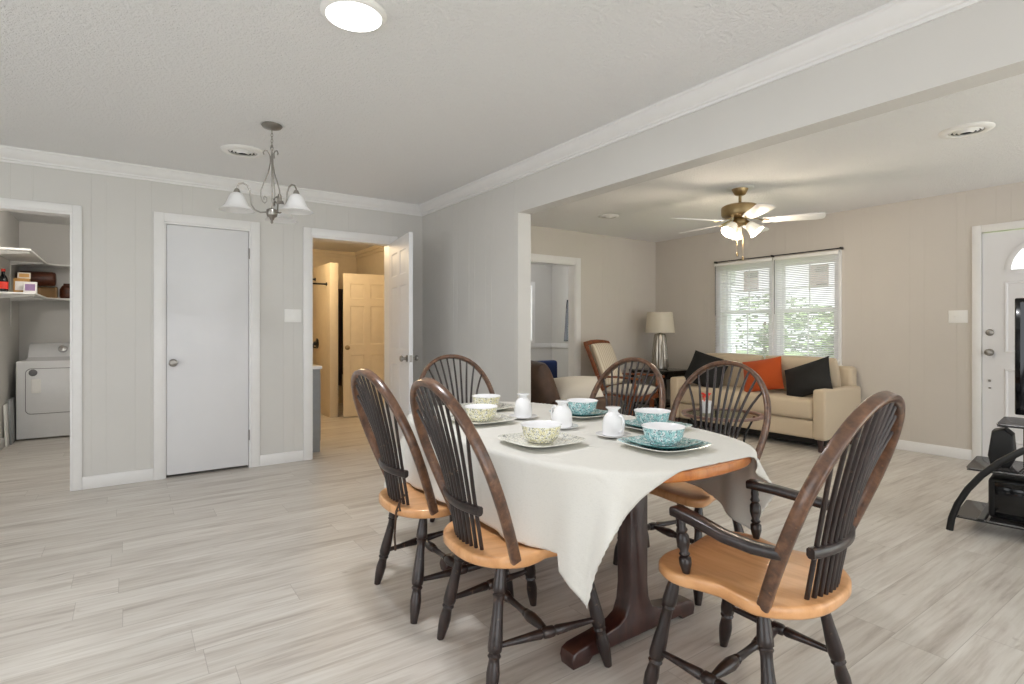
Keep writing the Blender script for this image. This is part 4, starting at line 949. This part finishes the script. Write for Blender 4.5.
mb = MB(); mb.lathe([(.193, .485), (.165, .755), (.162, .755), (.190, .485), (.193, .485)], 40); mb.build('lamp_shade', M['shade'], lm)
mb = MB(); mb.turned((0, 0, .5), (0, 0, .765), [(0, .006), (1, .006)], 8); mb.box(-.163, .163, -.002, .002, .735, .739); mb.build('harp', M['nickel'], lm)
# coffee table with flower pot
ct = thing('coffee_table', 'round glass topped side table with brown rim in front of the sofa', 'table', (4.25, 2.87, .035))
mb = MB(); mb.lathe([(.30, .395), (.335, .395), (.34, .405), (.335, .418), (.31, .418), (.30, .41), (.30, .395)], 48); mb.build('rim', simple('rose_brown_rim', (128, 100, 90), .35), ct)
mb = MB(); mb.lathe([(.001, .404), (.305, .404), (.305, .412), (.001, .412)], 48); mb.build('glass_top', M['clear'], ct)
for k in range(4):
    a = R(45 + 90 * k); mb = MB(); mb.tube([(.27 * math.cos(a), .27 * math.sin(a), .397), (.2 * math.cos(a), .2 * math.sin(a), .25), (.17 * math.cos(a), .17 * math.sin(a), .12), (.24 * math.cos(a), .24 * math.sin(a), -.027)], .009, 10); mb.build('leg', M['black_metal'], ct, ang=70)
pt_ = thing('flower_pot', 'small white pot of red flowers on the round glass table', 'flower pot', (4.18, 2.98, .4475))
mb = MB(); mb.lathe([(.001, 0), (.04, 0), (.045, .01), (.052, .10), (.055, .105), (.05, .106), (.046, .09), (.001, .088)], 24); mb.build('pot', M['ceramic'], pt_)
for k in range(6):
    a = R(60 * k); r = .028 if k else 0; c = Vector((r * math.cos(a), r * math.sin(a), .135 + .012 * (k % 3)))
    mb = MB(); mb.tube([(c.x * .5, c.y * .5, .09), c], .002, 5)
    for q in range(7):
        b_ = 2 * math.pi * q / 7; mb.prism([(0, 0), (.014, -.008), (.024, 0), (.014, .008)], -.001, .001, Matrix.Translation(c) @ Matrix.Rotation(b_, 4, 'Z') @ Matrix.Rotation(R(-30 - 20 * (q % 2)), 4, 'Y'))
    mb.build('flower', M['red'], pt_)
# brown recliner: local +x faces world +x
rc = thing('recliner', 'brown suede recliner armchair beside the divider wall', 'armchair', (3.46, 4.12, 0))
mb = MB(); mb.box(-.36, .42, -.30, .30, .05, .40, .04, seg=3); mb.build('seat_base', M['brown_leather'], rc)
for sy in (-1, 1):
    mb = MB(); mb.box(-.40, .42, min(sy * .30, sy * .44), max(sy * .30, sy * .44), .04, .545, .05, seg=4); mb.build('arm', M['brown_leather'], rc)
mb = xform(cushion(.66, .78, .26, 18, 0, 5), TRS((-.33, 0, .525), rz=-90) @ Matrix.Rotation(R(112), 4, 'X')); mb.build('backrest', M['brown_leather'], rc, ang=60)
mb = xform(cushion(.62, .6, .16, 16, 0, 6), TRS((.1, 0, .43))); mb.build('seat_cushion', M['brown_leather'], rc, ang=60)
pillow('throw_pillow', 'plump cream pillow lying in the brown recliner', .50, .40, .2, M['cream_fabric'], (3.58, 4.0, .60), 32, 4, -32)
# wooden glider
gl = thing('glider_chair', 'wooden glider chair with cream striped cushions by the back wall', 'chair', (5.02, 4.66, 0), -166); gl.scale = (.93, .93, .955)   # local +y = front
G = Matrix.Rotation(R(-20), 4, 'X')
def gback(u, v, dep=0): return Vector((u, -.24 + v * -.26 - dep * .95, .46 + v * .60 + dep * -.3))
mb = MB(); mb.band([gback(-.26, 0), gback(-.27, .6), gback(-.285, 1.0)], (1, 0, 0), .05, .03); mb.build('back_post', M['glider'], gl)
mb = MB(); mb.band([gback(.26, 0), gback(.27, .6), gback(.285, 1.0)], (1, 0, 0), .05, .03); mb.build('back_post', M['glider'], gl)
mb = MB(); mb.band([gback(-.30, .985), gback(-.15, 1.015), gback(0, 1.025), gback(.15, 1.015), gback(.30, .985)], (0, -.26, .6), .035, .055); mb.build('crest_rail', M['glider'], gl)
mb = MB(); mb.band([gback(-.25, .05), gback(.25, .05)], (0, -.26, .6), .03, .05); mb.build('lower_rail', M['glider'], gl)
def orient(c, n, up):
    z = Vector(n).normalized(); x = Vector((1, 0, 0)); y = z.cross(x).normalized(); return Matrix(((x.x, y.x, z.x, c[0]), (x.y, y.y, z.y, c[1]), (x.z, y.z, z.z, c[2]), (0, 0, 0, 1)))
mb = xform(cushion(.48, .58, .10, 14, 0, 6), orient(gback(0, .52) + Vector((0, .045, .018)), (0, .6, .26), None)); mb.build('back_cushion', M['striped'], gl, ang=60)
mb = xform(cushion(.52, .50, .12, 14, 0, 6), TRS((0, .03, .47))); mb.build('seat_cushion', M['cream_fabric'], gl, ang=60)
mb = MB(); mb.box(-.28, .28, -.24, .28, .36, .42, .01); mb.build('seat_frame', M['glider'], gl)
for sx in (-1, 1):
    mb = MB(); mb.band([(sx * .30, -.29, .64), (sx * .31, 0, .65), (sx * .31, .28, .64), (sx * .30, .33, .63)], (0, 0, 1), .06, .025); mb.build('arm', M['glider'], gl)
    mb = MB(); mb.turned((sx * .30, .24, .40), (sx * .30, .24, .63), POST, 10); mb.build('arm_post', M['glider'], gl)
    mb = MB(); mb.box(sx * .29 - .02, sx * .29 + .02, -.34, .36, 0, .06, .01).box(sx * .29 - .018, sx * .29 + .018, -.2, -.14, .06, .36, .004).box(sx * .29 - .018, sx * .29 + .018, .14, .2, .06, .36, .004); mb.build('base_rail', M['glider'], gl)
mb = MB(); mb.box(-.27, .27, -.03, .03, .02, .055, .004); mb.build('cross_bar', M['glider'], gl)
# bedroom things
bc = thing('blue_armchair', 'navy blue upholstered chair in the grey bedroom', 'chair', (5.26, 6.45, 0))
mb = MB(); mb.box(-.3, .3, -.3, .3, .12, .42, .05, seg=3); mb.build('seat', M['blue_fabric'], bc); mb = MB(); mb.box(-.3, .3, .2, .34, .3, .70, .05, seg=3); mb.build('backrest', M['blue_fabric'], bc)
for x in (-.25, .25):
    for y in (-.25, .28): mb = MB(); mb.turned((x, y, .13), (x, y, 0), [(0, .025), (1, .015)], 10); mb.build('leg', M['espresso'], bc)
tvb = thing('wall_television', 'black flat television on the bedroom wall beside the doorway', 'television', (6.28, 6.75, 1.32))
mb = MB(); mb.box(-.10, -.05, -.47, .47, -.35, .37, .006, TRS((0, 0, 0), ry=5)); mb.build('bezel', M['gloss_black'], tvb); mb = MB(); mb.box(-.05, 0, -.12, .12, -.12, .12); mb.build('wall_mount', M['black_metal'], tvb)
mb = MB(); mb.box(-.104, -.1005, -.455, .455, -.335, .355, .0, TRS((0, 0, 0), ry=5)); mb.build('screen', M['screen'], tvb)
# television stand: local x along its length (world -y), local y depth (world +x)
TS = thing('television_stand', 'black glass television stand with curved metal legs at the right edge', 'television stand', (4.0, 1.17, 0), -82)
def gshelf(nm, x0, x1, y0, y1, z): m_ = MB(); m_.prism(rrect(x0, x1, y0, y1, .02), z - .004, z + .004, bev=.0015); m_.build(nm, M['smoked'], TS); m_ = MB(); m_.box(x0 + .004, x1 - .004, y0 + .0, y0 + .006, z - .0115, z - .0045); m_.build('shelf_edge', M['black_metal'], TS)
gshelf('bottom_shelf', .02, 1.48, .0, .42, .085); gshelf('middle_shelf', .07, 1.43, .0, .42, .375); gshelf('top_shelf', .2, 1.3, .03, .42, .64)
for y in (-.03, .45):
    if y > 0:
        for x in (.3, 1.2):
            m_ = MB(); m_.box(x - .015, x + .015, y - .012, y + .012, 0, .635, .003); m_.build('rear_post', M['black_metal'], TS)
    pts = []
    for k in range(21):
        t_ = math.pi * k / 20; pts.append((.75 - .75 * math.cos(t_), y, .66 * math.sin(t_) ** 1.2))
    if y < 0: m_ = MB(); m_.band(pts, (0, 1, 0), .034, .03, .4); m_.build('arched_leg', M['black_metal'], TS, ang=50)
    yy = y + (.02 if y < 0 else -.02)
    for x in (.3, 1.2):
        m_ = MB(); m_.tube([(x, yy + (.05 if y < 0 else -.05), .38), (x + (.1 if x < .6 else -.1), yy + (.05 if y < 0 else -.05), .50), (x + (.02 if x < .6 else -.02), yy + (.05 if y < 0 else -.05), .635)], .009, 8); m_.build('strut', M['chrome'], TS)
for x in (.14, 1.36):
    m_ = MB(); m_.band([(x, -.04, .095), (x, .46, .095)], (0, 0, 1), .03, .012); m_.build('cross_bar', M['black_metal'], TS)
Mts = Matrix.Translation((4.0, 1.17, 0)) @ Matrix.Rotation(R(-82), 4, 'Z')
def on_ts(nm, lab, cat, x, y, z, rz=0): p = Mts @ Vector((x, y, z)); return thing(nm, lab, cat, p, -82 + rz)
sp = on_ts('speaker', 'small black speaker with angled sides on the middle glass shelf', 'speaker', .21, .2, .3795)
mb = MB(); pr = [(-.045, 0), (.04, 0), (.062, .05), (.052, .19), (.015, .225), (-.04, .205), (-.058, .06)]
mb.prism(pr, -.07, .07, Matrix.Rotation(R(90), 4, 'X'), .012); mb.build('speaker_body', M['black_plastic'], sp)
sp2 = on_ts('subwoofer', 'large black subwoofer box on the bottom glass shelf', 'speaker', .48, .22, .0895)
mb = MB(); mb.box(-.32, .32, -.15, .15, 0, .235, .025, seg=3); mb.build('enclosure', M['black_plastic'], sp2)
mb = MB(); mb.box(-.29, .29, -.153, -.1495, .02, .215, .001); mb.build('grille', M['gloss_black'], sp2)
px = on_ts('media_player', 'slim black media player on the middle glass shelf', 'media player', .62, .22, .3795); mb = MB(); mb.box(-.2, .2, -.14, .14, 0, .05, .004); mb.build('case', M['black_plastic'], px); mb = MB(); mb.box(-.18, .18, -.1412, -.14, .015, .035); mb.build('front_panel', M['gloss_black'], px)
tv = on_ts('television', 'black flat screen television on the glass stand at the right edge', 'television', .745, .22, .6445)
mb = MB(); mb.box(-.36, .02, -.12, .12, 0, .014, .004); mb.build('stand_base', M['gloss_black'], tv); mb = MB(); mb.box(-.15, -.06, -.02, .03, .01, .08, .004); mb.build('stand_neck', M['gloss_black'], tv)
mb = MB(); mb.box(-.48, .48, -.02, .035, .04, .72, .008); mb.build('bezel', M['gloss_black'], tv); mb = MB(); mb.box(-.455, .455, -.0225, -.0195, .07, .695); mb.build('screen', M['screen'], tv)
